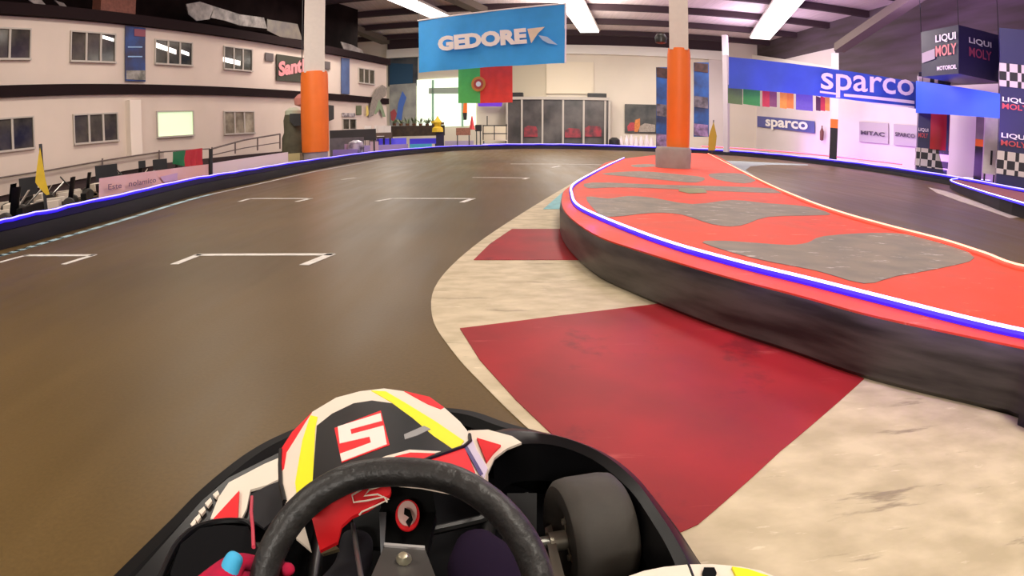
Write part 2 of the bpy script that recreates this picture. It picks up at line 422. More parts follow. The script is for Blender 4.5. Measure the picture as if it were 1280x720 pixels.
text_on('Santi', FP.p(348,96,.12), FP.p(380,90,.12), FP.p(348,77,.12), 'lettering', mat('pink_letter', (.75,.28,.30), .5), t, off=.05)
fac_panel('wall_screen', 'black wall screen hanging right of the orange-padded column', 'screen', (410,417.5,131,132,152,149), M_black, off=.25)
fac_panel('wall_poster', 'narrow dark green poster on the lower facade near its far end', 'poster', (446,452,132,132,144,143.5), mat('olive', (.10,.12,.06), .6))
fac_panel('notice_board', 'dark lettered board over the far ground-floor window', 'sign', (428,444,141,141.5,146,146), mat('board_dark', (.10,.08,.09), .6, nscale=5, col2=(.5,.45,.45)))
# mural of a grey winged shape at the far end of the facade
mur = thing('wall_mural', 'grey leaning figure mural painted at the far end of the facade', 'mural', FP.p(468, 148, .06))
poly = [(478,106),(484,110),(482,120),(476,124),(472,134),(466,145),(461,146),(463,132),(466,120),(470,112)]
MB().slab([FP.p(u, v, .16) for u, v in poly], .02, -FP.n).build('body', mat('mural_grey', (.30,.26,.22), .7, noise=.3), mur)
MB().slab([FP.p(u, v, .17) for u, v in [(474,124),(478,132),(482,146),(479,146),(475,136),(470,143),(468,142)]], .02, -FP.n).build('limb', mat('mural_green', (.22,.30,.18), .7), mur)
MB().slab([FP.p(u, v, .17) for u, v in [(458,132),(460,132),(461,143),(458,146)]], .02, -FP.n).build('stripe', mat('mural_yellow', (.65,.50,.12), .7), mur)
# foil/insulation patches lying over the offices
for i, (poly, c) in enumerate([([(233,5),(250,2),(268,8),(262,24),(246,26),(236,18)], 'f'), ([(268,8),(300,18),(330,22),(334,36),(300,32),(282,26),(264,22)], 'f'), ([(334,24),(372,30),(378,50),(350,46),(334,38)], 'g'), ([(36,0),(52,0),(58,7),(48,8)], 'f'), ([(68,0),(80,4),(84,9),(76,8)], 'f'), ([(426,52),(440,56),(452,62),(458,72),(446,70),(430,62)], 'f')]):
    P2 = Plane(FP.w(0,0,-1.2), FP.w(10,0,-1.2))
    o = MB().slab([P2.p(u, v) for u, v in poly], .05, -P2.n).build('insulation_sheet', mat('foil_'+c, (.38,.33,.30) if c == 'f' else (.16,.13,.10), .5, nscale=1.5, col2=(.10,.08,.08)))
    tag(o, ['crumpled pale foil sheet over the facade, above the third upper window', 'long crumpled pale foil sheet over the facade, above the fourth upper window',
            'brownish insulation sheet over the facade just left of the white column', 'scrap of pale foil over the facade, nearer the left frame edge', 'thin scrap of pale foil over the second upper window',
            'small pale foil sheet over the facade, right of the white column'][i], 'insulation', 'sheets lying over the office roof')
o = MB().pbox(FP, FP.sz(139,4)[0], FP.sz(183,4)[0], FP.sz(160,12)[1], FP.sz(160,-12)[1], -1.3, -.7).build('storage_box', mat('brick_red_box', (.26,.09,.06), .7, noise=.3))
tag(o, 'reddish brown box on the ledge over the blue vertical banner', 'box')
# ---- back wall
BP = Plane((-16, 58), (24, 54.5))
MB().pbox(BP, -4, 42, 0, CZ, -.4, 0).build('wall_back', M_wallB, kind='structure')
def bz(u, v): return BP.sz(u, v)
s1, z1 = bz(485, 56); s2, z2 = bz(906, 62)
zz = (bz(640,57)[1]+bz(640,68)[1])/2; hh = abs(bz(640,57)[1]-bz(640,68)[1])/2
MB().pbox(BP, s1, s2, zz-hh, zz+hh, 0, .5).build('trim_30', M_beam, kind='structure')
MB().pbox(BP, s1, s2, zz+hh, CZ, 0, .2).build('trim_31', M_purlin, kind='structure')
def bpanel(px, m, name, label=None, cat=None, off=.1, parent=None, th=.05, kind=None, group=None):
    x0, x1, t0, t1, b0, b1 = px
    o = MB().slab([BP.p(x0,t0,off), BP.p(x1,t1,off), BP.p(x1,b1,off), BP.p(x0,b0,off)], th, -BP.n).build(name, m, parent, kind=kind)
    if label: tag(o, label, cat, group)
    return o
bpanel((485,522,56,56,108,107), mat('blue_dark_wall', (.02,.03,.05), .6, nscale=.6, col2=(.10,.10,.10)), 'wall_back_recess', kind='structure')
bpanel((487,516,79,80,106,104), mat('petrol_panel', (.01,.06,.13), .6), 'wall_panel', 'dark petrol blue panel high on the back wall beside the facade end', 'panel', off=.2)
t = thing('poster_wall', 'tall pale poster with blue and red swirls beside the facade end', 'poster', BP.p(502,158,.3))
MB().slab([BP.p(487,106,.25), BP.p(520,104,.25), BP.p(520,158,.25), BP.p(487,160,.25)], .05, -BP.n).build('sheet', mat('poster_pale', (.42,.42,.38), .6, nscale=.8, col2=(.25,.25,.25)), t)
MB().slab([BP.p(u,v,.3) for u, v in [(495,150),(498,128),(503,114),(508,122),(504,134),(502,150)]], .02, -BP.n).build('blue_swirl', mat('swirl_blue', (.08,.18,.60), .5), t)
MB().slab([BP.p(u,v,.3) for u, v in [(488,140),(493,136),(496,142),(493,152),(489,150)]], .02, -BP.n).build('red_swirl', mat('swirl_red', (.45,.08,.10), .5), t)
# bright window front
wn += 1
t = bpy.data.objects.new('window_%d' % wn, None); COL.objects.link(t); t.location = BP.p(545, 160, .1); t['kind'] = 'structure'
MB().slab([BP.p(521,100,.15), BP.p(595,96,.15), BP.p(595,157,.15), BP.p(521,160,.15)], .05, -BP.n).build('window_pane', mat('daylight_pane', (.9,1,.85), .5, emit=.9, ecol=(.85,1.0,.78)), t)
for x in (541, 578):
    MB().slab([BP.p(x-1.3,100,.3), BP.p(x+1.3,100,.3), BP.p(x+1.3,158,.3), BP.p(x-1.3,158,.3)], .1, -BP.n).build('mullion', mat('mint_frame', (.35,.62,.45), .5), t)
MB().slab([BP.p(536,110,.3), BP.p(595,109,.3), BP.p(595,117,.3), BP.p(536,117,.3)], .1, -BP.n).build('transom', mat('mint_grey', (.40,.48,.40), .5), t)
# blind / projection screen
bpanel((683,742,77,78,117,117.5), mat('screen_cream', (.84,.74,.58), .7), 'projection_screen', 'cream projection screen high on the back wall over the glass booth', 'screen', off=.2)
bpanel((598,683,80,78,124,124), mat('wall_shade', (.62,.55,.42), .8), 'wall_back_panel', off=.1, kind='structure')
# glass booth with karts
t = thing('glass_booth', 'long white framed glass booth with karts inside along the back wall', 'booth', BP.p(700,175,1.0))
zc = bz(700,126)[1]; zf = .05
sa = bz(636,150)[0]; sb = bz(760,150)[0]
MB().pbox(BP, sa, sb, zf, zc, .3, 1.6).build('interior', mat('booth_inside', (.045,.04,.04), .3, nscale=.7, col2=(.12,.105,.10)), t)
xs = [636, 654, 679, 704, 729, 755]
mb = MB().pbox(BP, sa, sb, zc, zc+.25, .3, 1.8)
for x in xs + [760]:
    s = bz(x,150)[0]; mb.pbox(BP, s-.08, s+.08, zf, zc, 1.6, 1.75)
mb.build('booth_frame', M_frame, t)
for i, (x0, x1, ya, yb) in enumerate([(655,672,157,171), (706,726,160,172), (731,752,157,171)]):
    MB().slab([BP.p(x0,ya+3,1.72), BP.p(x0+5,ya,1.72), BP.p(x1-2,ya+1,1.72), BP.p(x1,ya+6,1.72), BP.p(x1,yb,1.72), BP.p(x0,yb,1.72)], .1, -BP.n).build('red_kart_behind_glass', mat('dull_red_kart', (.36,.035,.05), .5, nscale=2, col2=(.09,.03,.04)), t)
for i, (x0, x1) in enumerate([(640,655), (734,757)]):
    o = MB().pbox(BP, bz(x0,120)[0], bz(x1,120)[0], zc+.25, zc+.65, .5, 1.4).build('black_crate', M_black)
    tag(o, ['low black crate on the left end of the glass booth roof', 'low black crate on the right end of the glass booth roof'][i], 'crate')
# picture of a driver
t = thing('photo_poster', 'dark photo poster with orange figure and pale car beside the blue vertical banner', 'poster', BP.p(800,168,.2))
MB().slab([BP.p(781,130,.15), BP.p(822,131,.15), BP.p(822,167,.15), BP.p(781,166,.15)], .06, -BP.n).build('sheet', mat('poster_black', (.04,.045,.045), .5, nscale=1, col2=(.10,.10,.09)), t)
for nm, poly, c in [('orange_figure', [(793,158),(794,150),(800,148),(800,158),(797,165),(793,165)], (.75,.25,.06)), ('pale_car', [(799,158),(806,154),(819,156),(819,165),(799,165)], (.42,.36,.30)), ('red_kart_shape', [(784,158),(788,153),(793,153),(793,163),(785,164)], (.55,.06,.08))]:
    MB().slab([BP.p(u,v,.2) for u, v in poly], .02, -BP.n).build(nm, mat(nm, c, .5, noise=.3), t)
# blue vertical banners either side of the column
M_bb = mat('blue_car_banner', (.02,.12,.42), .5, nscale=.8, col2=(.02,.03,.08))
for i, (x0, x1, ya, yb) in enumerate([(820,836,84,185), (867,886,78,171)]):
    PP = Plane(V(x0,150,40), V(x1,150,40))
    t = thing('vertical_banner', ['tall blue vertical banner just left of the orange-padded column on the island', 'tall blue vertical banner with pale bits, right of the orange-padded column on the island'][i], 'banner', PP.p((x0+x1)/2, yb), 'tall blue banners by the island column')
    MB().slab([PP.p(x0,ya), PP.p(x1,ya), PP.p(x1,yb), PP.p(x0,yb)], .04, -PP.n).build('cloth', M_bb, t)
    for (fa, fb, c, nm) in [(.0,.14,(.09,.04,.03),'dark_top'), (.45,.62,(.20,.17,.20),'pale_patch'), (.82,1.,(.40,.25,.48),'violet_patch')]:
        y0 = ya+(yb-ya)*fa; y1 = ya+(yb-ya)*fb
        MB().slab([PP.p(x0+.5,y0,.03), PP.p(x1-1,y0+2,.03), PP.p(x1-1,y1,.03), PP.p(x0+1,y1-2,.03)], .01, -PP.n).build(nm, mat(nm, c, .5, nscale=3, col2=tuple(q*.3 for q in c)), t)
# white pier between back and right wall
bpanel((886,908,70,72,188,188), M_wallR, 'wall_back_pier', off=.3, kind='structure')
# ---- right wall (along x = 22.6)
RP = Plane((22.4, 66), (23.2, 10))
sS = RP.sz(1044,100)[0]; zS = RP.sz(1105,112)[1]
MB().pbox(RP, 2, sS, 0, 8.4, -.4, 0).build('wall_right', M_wallR, kind='structure')
MB().pbox(RP, sS, 90, 0, zS, -.4, 0).build('wall_right_near', M_wallR, kind='structure')
M_gable = mat('gable_sheet', (.10,.07,.09), .8, nscale=.6, col2=(.06,.045,.04), stretch=(.3,.3,3))
MB().pbox(RP, 2, sS, 8.4, CZ, -.4, 0).build('wall_right_gable', M_gable, kind='structure')
MB().pbox(RP, sS, 90, zS, CZ, -.4, 0).build('wall_right_gable_near', M_gable, kind='structure')
for a, b, ya, yb in [(908,1046,64,88)]:
    P0 = RP.p(a, ya+6, .0); P1 = RP.p(b, yb+5, .0)
    mb = MB().hexa([P0+Vector((0,0,-.5)), P1+Vector((0,0,-.5)), P1+RP.n*.5+Vector((0,0,-.5)), P0+RP.n*.5+Vector((0,0,-.5)), P0+Vector((0,0,.5)), P1+Vector((0,0,.5)), P1+RP.n*.5+Vector((0,0,.5)), P0+RP.n*.5+Vector((0,0,.5))])
    mb.build('trim_32', M_beam, kind='structure')
def rpanel(px, m, name, label=None, cat=None, off=.1, parent=None, kind=None, group=None):
    x0, x1, t0, t1, b0, b1 = px
    o = MB().slab([RP.p(x0,t0,off), RP.p(x1,t1,off), RP.p(x1,b1,off), RP.p(x0,b0,off)], .05, -RP.n).build(name, m, parent, kind=kind)
    if label: tag(o, label, cat, group)
    return o
# white stub post above the beam
o = MB().tube([V(908,190,47), V(906,44,47)], .26, 4).build('trim_33', mat('post_grey', (.50,.45,.47), .7), kind='structure')
# small banner on the right wall
t = thing('wall_banner', 'small blue banner with white lettering low on the right wall', 'banner', RP.p(983,168,.1))
MB().slab([RP.p(946.5,145,.12), RP.p(1018,151.5,.12), RP.p(1018,166.5,.12), RP.p(946.5,158.5,.12)], .03, -RP.n).build('cloth', mat('small_banner_blue', (.10,.11,.36), .6), t)
text_on('sparco', RP.p(957,157,.16), RP.p(1010,162,.16), RP.p(957,149.5,.16), 'lettering', M_txt, t, off=.03, ref='x')
# light grey sponsor panels on the right wall
for i, (x0, x1, ya, yb, s) in enumerate([(1074,1106,152,178,'MITAC'), (1117,1144,155,182,'SPARCO')]):
    t = thing('sponsor_panel', ['pale grey sponsor panel with short dark word, left of its neighbour on the right wall', 'pale grey sponsor panel partly behind the chequered column on the right wall'][i], 'sign', RP.p((x0+x1)/2, yb), 'pale panels on the right wall')
    MB().slab([RP.p(x0,ya,.1), RP.p(x1+4,ya+2,.1), RP.p(x1+4,yb+2,.1), RP.p(x0,yb-1,.1)], .04, -RP.n).build('panel', mat('panel_grey', (.50,.45,.47), .6), t)
    text_on(s, RP.p(x0+2,168+i*2,.14), RP.p(x1,171+i*2,.14), RP.p(x0+2,163+i*2,.14), 'lettering', mat('dark_letters', (.08,.06,.09), .5), t, off=.03)
# things hanging on right wall, extinguishers etc
for i, (u, ya, yb) in enumerate([(931,160,174), (1027,157,176)]):
    p0 = RP.p(u, yb, .3); p1 = RP.p(u, ya, .3)
    hh_ = p1.z-p0.z
    o = MB().lathe([(.02,0),(.14,.05*hh_),(.16,.6*hh_),(.05,.85*hh_),(.05,hh_)], p0, n=10).build('fire_extinguisher', mat('dull_extinguisher', (.16,.05,.04) if i == 0 else (.40,.06,.05), .4), smooth=True)
    tag(o, ['dark hanging extinguisher on the right wall left of the small blue banner', 'red pointed extinguisher on the right wall right of the small blue banner'][i], 'extinguisher')
def flagset():
    cols = [((910,111,928,110,928,131,910,129), [(.16,.30,.10)], 'dull green flag, first in the row under the long banner', 'o'),
     ((929,112,950,114,950,133,929,130), [(.06,.42,.08)], 'bright green flag, second in the row under the long banner', 'o'),
     ((953,116,971,117,971,134,953,133), [(.60,.06,.06),(.25,.10,.12)], 'red and dark flag, third in the row under the long banner', 'v'),
     ((975,117,992,119,992,136,975,135), [(.85,.42,.04),(.80,.30,.03)], 'orange and yellow flag in the row under the long banner', 'v'),
     ((995,120,1016,122,1016,139,995,137), [(.16,.14,.40)], 'violet blue flag in the row under the long banner', 'o'),
     ((1020,125,1037,127,1037,139,1020,138), [(.10,.04,.05),(.60,.05,.05),(.80,.40,.05)], 'black, red and yellow flag, last in the row under the long banner', 'v')]
    QP = Plane(AZ(19.9,30.6), AZ(37,34.6))
    for px, cs, lab, _ in cols:
        t = thing('bunting_flag', lab, 'flag', QP.p((px[0]+px[2])/2, px[5]), 'small flags under the long blue banner')
        n = len(cs)
        for k, c in enumerate(cs):
            xa = px[0]+(px[2]-px[0])*k/n; xb = px[0]+(px[2]-px[0])*(k+1)/n
            MB().slab([QP.p(xa,px[1]-5), QP.p(xb,px[3]-5), QP.p(xb,px[5]), QP.p(xa,px[7])], .02, -QP.n).build('cloth_band' if n > 1 else 'cloth', mat('flag_%.2f_%.2f_%.2f' % c, c, .6, noise=.1), t)
flagset()

# ================================================================== LONG BANNERS
QP = Plane(AZ(19.9,30), AZ(37,34))
t = thing('hanging_banner', 'long royal blue banner with white lower-case lettering sparco', 'banner', QP.p(1028,135))
quad_cloth([QP.p(911,71), QP.p(1146,103), QP.p(1146,136), QP.p(911,110)], 'cloth', M_blue2, t, nx=60, ny=6, amp=.05, waves=6)
text_on('sparco', QP.p(1026,110.5,.12), QP.p(1142,119.5,.12), QP.p(1026,91.5,.12), 'lettering', M_txt, t, off=.012, ref='x', lift=.03)
for px in [((1025,113.5),(1045,116),(1045,118.5),(1025,116)), ((1055,117),(1143,126),(1143,130),(1055,120.5)), ((1089,128),(1143,133),(1143,135),(1089,129.5))]:
    MB().slab([QP.p(*q, .14) for q in px], .01, -QP.n).build('underline', M_txt, t)
P2 = Plane(AZ(37.0,32.2), AZ(44.9,25.6))
o = quad_cloth([P2.p(1145,101), P2.p(1250,117), P2.p(1249,148), P2.p(1144,141)], 'hanging_banner', M_blue3, None, nx=20, ny=5, amp=.03)
tag(o, 'plain bright blue banner strung between the two chequered columns', 'banner')
# GEDORE banner
GP = Plane(V(523,60,32), V(707,60,28.5))
t = thing('hanging_banner', 'large sky blue banner with white capitals GEDORE hanging from the roof', 'banner', GP.p(615,85))
quad_cloth([GP.p(523,26), GP.p(707,5), GP.p(706,79), GP.p(523,91)], 'cloth', M_blue1, t, nx=40, ny=14, amp=.07, waves=2.5, ph=1)
text_on('GEDORE', GP.p(548,64.5,.2), GP.p(659,54.5,.2), GP.p(547,46,.2), 'lettering', M_txt, t, off=.06)
MB().slab([GP.p(u,v,.2) for u, v in [(659,36),(681,33.5),(673,41),(664,54)]], .01, -GP.n).build('arrow_mark', mat('cream_mark', (.85,.72,.55), .5), t)
MB().slab([GP.p(u,v,.2) for u, v in [(673,44),(684,46),(697,56),(685,54),(678,50)]], .01, -GP.n).build('streak_mark', mat('pale_streak', (.45,.62,.85), .5), t)
MB().tube([GP.p(707,4), GP.p(706.5,79)], .05, 6).build('side_hem', M_txt, t)
MB().tube([GP.p(522,26), GP.p(707,4.5)], .04, 6).build('top_rail', M_txt, t)
for u, v in [(523,26),(707,5)]:
    p = GP.p(u, v); MB().tube([p, Vector((p.x, p.y, CZ-.5))], .015, 5).build('hanging_cord', M_dmetal, t)
# Portugal flag
LP = Plane(V(573,105,33), V(640,105,32))
t = thing('national_flag', 'green and red flag with round yellow emblem under the sky blue banner', 'flag', LP.p(607,128))
quad_cloth([LP.p(573,84), LP.p(600,83), LP.p(600,129), LP.p(572.5,129)], 'green_band', M_green, t, nx=8, ny=6, amp=.03)
quad_cloth([LP.p(600,83), LP.p(640.5,82), LP.p(640.5,128), LP.p(600,129)], 'red_band', M_red, t, nx=10, ny=6, amp=.03)
def disc_on(P, u, v, r_px, off, name, m, parent, n=20, asp=1.0):
    c = P.p(u, v, off); e = (P.p(u+r_px, v, off)-c).length; 
    return MB().slab([c+P.t*e*math.cos(6.2832*k/n)+Vector((0,0,e*asp*math.sin(6.2832*k/n))) for k in range(n)], .01, -P.n).build(name, m, parent)
disc_on(LP, 598, 105, 9, .08, 'emblem', mat('emblem_yellow', (.75,.28,.05), .5), t)
disc_on(LP, 598, 105, 6, .1, 'shield_rim', mat('shield_red', (.6,.07,.05), .5), t)
disc_on(LP, 598, 105, 3.2, .12, 'shield', M_txt, t)

# ================================================================== BARRIERS
def led(path, m, r, label, name='led_rope_light', group='rope lights on the barriers'):
    o = MB().tube(path, r*.62, 8).build(name, m, smooth=True)
    MB().tube([p-Vector((0,0,r*.75)) for p in path], r, 8).build('blue_halo' if m is not M_ledr and m.name != 'led_pink' else 'red_halo', M_halo if m is not M_ledr and m.name != 'led_pink' else M_halor, o, smooth=True)  # emissive under-tube stands in for the coloured halo around the rope light
    return tag(o, label, 'rope light', group)
prof = lambda w, h: [(0,0),(-.03,h*.9),(-.0,h),(w,h),(w,0)]
# left barrier
LB = [G(-60,327),G(0,313),G(60,297),G(150,272),G(250,243),G(320,228),G(400,211),G(480,197),G(560,189),G(610,187)]
far = LB[-1]
lbp = smooth_path([Vector((-6.5,-6,0)), Vector((-6.45,0,0))]+LB, 6)
lbp = [p for p in lbp]
MBb = MB().sweep(lbp, [(0,0),(0,.24),(-.05,.32),(-.40,.34),(-.42,0)])
o = MBb.build('track_barrier', M_barr, smooth=True); tag(o, 'long low black barrier along the left edge of the track', 'barrier')
MB().sweep(lbp, [(-.01,.22),(.012,.235),(.012,.335),(-.02,.35),(-.30,.35)]).build('painted_glow_band', M_glowband, o, smooth=True)  # band carrying the painted blue glow
def jit(path, off, z, a=.012):
    out = []
    for i in range(len(path)):
        t = path[min(i+1,len(path)-1)]-path[max(i-1,0)]; t.z = 0; t.normalize(); n = Vector((t.y,-t.x,0))
        out.append(path[i]+n*(off+random.uniform(-a,a))+Vector((0,0,z+random.uniform(-a,a))))
    return out
led(jit(lbp, -.0, .365), M_ledb, .025, 'blue rope light along the top of the left track barrier')
# far barrier (curves round the end of the track)
FBp = smooth_path([G(604,187.2)+Vector((0,.3,0)),G(650,186.0),G(700,186),G(760,187.6),AZ(13.5,50.5),AZ(18,51),AZ(21.5,50),AZ(24.5,47),AZ(27.5,42.8),G(1050,209),G(1100,216),G(1190,232),G(1280,252),Vector((16.5,8,0)),Vector((16,0,0))], 6)
o = MB().sweep(FBp, [(0,0),(0,.30),(-.05,.36),(-.45,.36),(-.45,0)]).build('track_barrier', M_barr, smooth=True)
tag(o, 'low black barrier curving round the far end and right side of the track', 'barrier')
MB().sweep(FBp, [(-.01,.20),(.02,.21),(.02,.36),(-.02,.375),(-.36,.375)]).build('painted_glow_band', M_glowband, o, smooth=True)
led(jit(FBp, -.0, .40), M_ledb, .05, 'blue rope light along the far and right-hand track barrier')
# second rope light on the wall behind right barrier (pink-red)
led([G(905,181.5,.75)*1.0 for _ in range(0)] or [Vector((p.x+.8,p.y,.62)) for p in FBp[28:62]], mat('led_pink', (1,.2,.5), .4, emit=2.2, ecol=(1,.08,.35)), .035, 'pink-red rope light behind the right-hand track barrier')

# floor paint -------------------------------------------------------
def paint(pts, name, m, z=.004, parent=None, kind=None):
    return MB().slab([Vector((p.x, p.y, z)) for p in pts], .003).build(name, m, parent, kind=kind)
def strip(pts, w, name, m, z=.005, parent=None, kind=None):
    mb = MB(); pts = [Vector(p) for p in pts]
    for a, b in zip(pts[:-1], pts[1:]):
        t = (b-a).normalized(); n = Vector((-t.y, t.x, 0))*w/2; a2 = a-t*w*.3; b2 = b+t*w*.3
        mb.slab([Vector((q.x,q.y,z)) for q in (a2-n, b2-n, b2+n, a2+n)], .003)
    return mb.build(name, m, parent, kind=kind)
edge = smooth_path([G(-60,334),G(0,320),G(60,302.5),G(150,276.5),G(250,246.5),G(320,230.8),G(400,213.2),G(480,199)], 5)
o = strip(edge[:22], .14, 'trim_40', M_lineblue, kind='structure')
o = strip(edge[21:], .12, 'trim_41', mat('dull_line', (.45,.42,.38), .6), kind='structure')
grids = [([(-10,331),(32,319.5),(116,319.5),(82,330)], 'painted grid box bracket nearest the left barrier, front row'),
 ([(220,330),(248,319),(413,318.5),(382,331)], 'painted grid box bracket in the middle of the track, front row'),
 ([(300,252),(312,248.5),(388,248.5),(372,252)], 'painted grid box bracket nearest the left barrier, second row'),
 ([(472,251.5),(490,248.5),(591,248.5),(578,253)], 'painted grid box bracket in the middle of the track, second row'),
 ([(428,224.5),(443,222.5)], 'short painted grid mark far off near the left barrier'),
 ([(592,222),(660,222.5),(655,224)], 'painted grid box bracket in the third row, farther down the track'),
 ([(690,209.5),(700,207.5)], 'tiny painted grid mark just before the far white line')]
for px, lab in grids:
    o = strip([G(*q) for q in px], .085, 'grid_marking', M_line); tag(o, lab, 'track marking', 'white starting grid markings')
o = strip([G(640,205),G(750,206)], .16, 'track_line', M_line); tag(o, 'thin white line across the far end of the track', 'track marking')
# kerb
kin = [G(703,248),G(706,262),G(712,295),G(740,325),G(800,358),G(900,400),G(1000,440),G(1100,475),G(1280,525)]
inn = smooth_path(kin, 4)+[Vector((2.9,1.1,0)),Vector((4.2,.8,0)),Vector((6,1.2,0))]
kout = smooth_path([G(745,212),G(700,238),G(640,275),G(590,310),G(548,352),G(540,395),G(566,440),G(612,490),G(665,541),Vector((.27,1.42,0)),Vector((.31,1.0,0)),Vector((.33,.6,0)),Vector((.5,0,0)),Vector((1.2,-.6,0)),Vector((3,-1,0)),Vector((6,-1,0))], 5)
kb = thing('painted_kerb', 'red and white painted kerb band curving around the island', 'kerb', (0.3,3,0))
paint(kout+[Vector((6,1.2,0))]+inn[::-1][1:]+[G(715,232)], 'white_band', M_kerbw, .004, kb)
paint([G(640,287),G(716,287),G(724,305),G(740,325),G(732,326),G(592,326),G(612,306)], 'red_block', M_kerbr, .008, kb)
paint([G(575,412),G(700,396),G(840,379),G(900,402),G(1000,442),G(1080,475),G(975,566),G(872,658),Vector((.31,1.18,0)),G(692,547),G(645,502),G(600,452)], 'red_block', M_kerbr, .008, kb)
paint([G(716,238),G(704,240),G(679,262),G(708,262)], 'cyan_block', M_cyan, .008, kb)
o = paint([G(897,200.5),G(964,203.5),G(1010,205.5),G(1010,207),G(960,206),G(938,208),G(932,213),G(947,223),G(935,219)], 'trim_42', mat('pale_cyan_grey', (.28,.33,.33), .6, noise=.2), z=.006, kind='structure')
o = paint([G(1160,234),G(1185,240),G(1225,254),G(1275,272),G(1262,273),G(1200,252),G(1170,241)], 'trim_43', mat('scuffed_white', (.50,.42,.36), .6, noise=.3), z=.006, kind='structure')

# ================================================================== ISLAND
IZ = .29
isl = thing('track_island', 'large raised island painted orange and grey with black barrier sides', 'island', (3, 6, 0))
rim = [G(776,199,IZ),G(745,212,IZ),G(712,233,IZ),G(703,245,IZ),G(706,264,IZ),G(740,291,IZ),G(800,313,IZ),G(900,343,IZ),G(1000,369,IZ),G(1100,396,IZ),G(1280,434,IZ),G(1370,452,IZ),Vector((5.2,1.35,IZ)),Vector((5.6,2.2,IZ))]
rimR = [G(1300,338,IZ),G(1280,333,IZ),G(1180,301,IZ),G(1050,266,IZ),G(950,226,IZ),G(925,212,IZ),G(890,193,IZ),G(850,191.5,IZ)]
topl = smooth_path(rim+rimR, 5, closed=True)
MB().slab([p.copy() for p in topl], .02).build('orange_deck', M_orange, isl)
base = []
for p in topl: base.append(Vector((p.x, p.y, 0)))
# barrier skirt: base slightly outside the rim
cen = Vector((3.0, 6.0, 0))
bl = []
N = len(topl)
skirt = MB()
ring = []
for i, p in enumerate(topl):
    t = (topl[(i+1) % N]-topl[i-1]).normalized(); n = Vector((-t.y, t.x, 0))
    if n.dot(p-topl[(i+N//2) % N]) < 0: n = -n
    q = Vector((p.x, p.y, 0))
    ring.append([q-n*.02, q+n*.015+Vector((0,0,.03)), q+n*.02+Vector((0,0,.2)), q+n*.012+Vector((0,0,IZ-.025)), q+n*.006+Vector((0,0,IZ-.008)), q-n*.01+Vector((0,0,IZ-.012))])
for r_ in ring: skirt.v += r_
for i in range(N):
    j = (i+1) % N
    for k in range(5): skirt.f.append((i*6+k, j*6+k, j*6+k+1, i*6+k+1))
skirt.build('side_barrier', M_barr2, isl, smooth=True)
deck = lambda L: [G(u, v, IZ+.003) for u, v in L]
for poly in [
 [(733,246),(760,248),(785,245),(815,247),(865,255),(915,250),(960,254),(1008,258),(1038,267),(1020,269),(960,271),(925,282),(890,280),(852,268),(815,266),(762,271),(745,264)],
 [(740,228),(830,231),(960,235),(985,240),(960,241),(880,238),(780,234),(735,235)],
 [(752,217),(800,214),(850,218),(880,222),(870,228),(830,225),(790,221)],
 [(888,217),(930,217),(945,224),(930,229),(895,224)],
 [(878,303),(905,301),(940,303),(985,306),(1010,303),(1030,295),(1090,291),(1140,293),(1185,303),(1218,322),(1180,334),(1120,345),(1080,354),(1020,338),(940,322)],
 [(790,206),(815,205),(818,208),(795,209)]]:
    MB().slab(smooth_path(deck(poly), 3, closed=True), .0015).build('grey_paint_patch', M_ogrey, isl)
MB().slab([p+Vector((0,0,.003)) for p in deck([(850,235),(880,236),(884,241),(862,242),(848,239)])], .001).build('green_paint_patch', M_ogreen, isl)
led(smooth_path([G(780,197,.32),G(760,206,.32),G(735,219,.32),G(716,231,.32),G(715,243,.32),G(721,255,.32),G(745,268,.32),G(800,290,.32),G(850,307,.32),G(900,321,.32),G(950,334,.32),G(1000,346,.32),G(1100,371,.32),G(1200,396,.32),G(1280,414,.32),G(1370,430,.32),Vector((5.2,1.55,.32))], 5), M_ledbn, .020, 'bright blue-white rope light along the near rim of the orange island')
led(smooth_path([G(885,191.5,.32),G(905,202,.32),G(950,225,.32),G(1000,247,.32),G(1050,265,.32),G(1110,282,.32),G(1180,300,.32),G(1230,316,.32),G(1290,335,.32),Vector((4.6,2.7,.32))], 5), M_ledr, .020, 'glowing red rope light along the right-hand rim of the orange island')
# second island on the right
isl2 = thing('track_island', 'small raised island at the right edge with blue lit rim', 'island', (15,13,0))
r2 = smooth_path([G(1188,225,.3),G(1225,239,.3),G(1290,258,.3),Vector((11,6,.3)),Vector((14,7,.3)),G(1300,243,.3),G(1240,228,.3),G(1205,223,.3)], 4, closed=True)
MB().slab(r2, .02).build('deck', mat('island_dull_red', (.30,.09,.09), .5, noise=.2), isl2)
mb = MB(); n2 = len(r2)
mb.v += [Vector((p.x,p.y,0)) for p in r2]+[Vector((p.x,p.y,.295)) for p in r2]
for i in range(n2): mb.f.append((i,(i+1)%n2,n2+(i+1)%n2,n2+i))
mb.build('side_barrier', M_barr, isl2)
led(smooth_path([G(1205,223,.34),G(1188,225,.34),G(1225,238,.34),G(1290,257,.34)], 5), M_ledbn, .03, 'blue rope light along the rim of the small right-hand island')
led(smooth_path([G(1205,222,.36),G(1245,226.5,.36),G(1300,231,.36)], 5), M_ledbn, .04, 'blue rope light on the far rim of the small right-hand island')

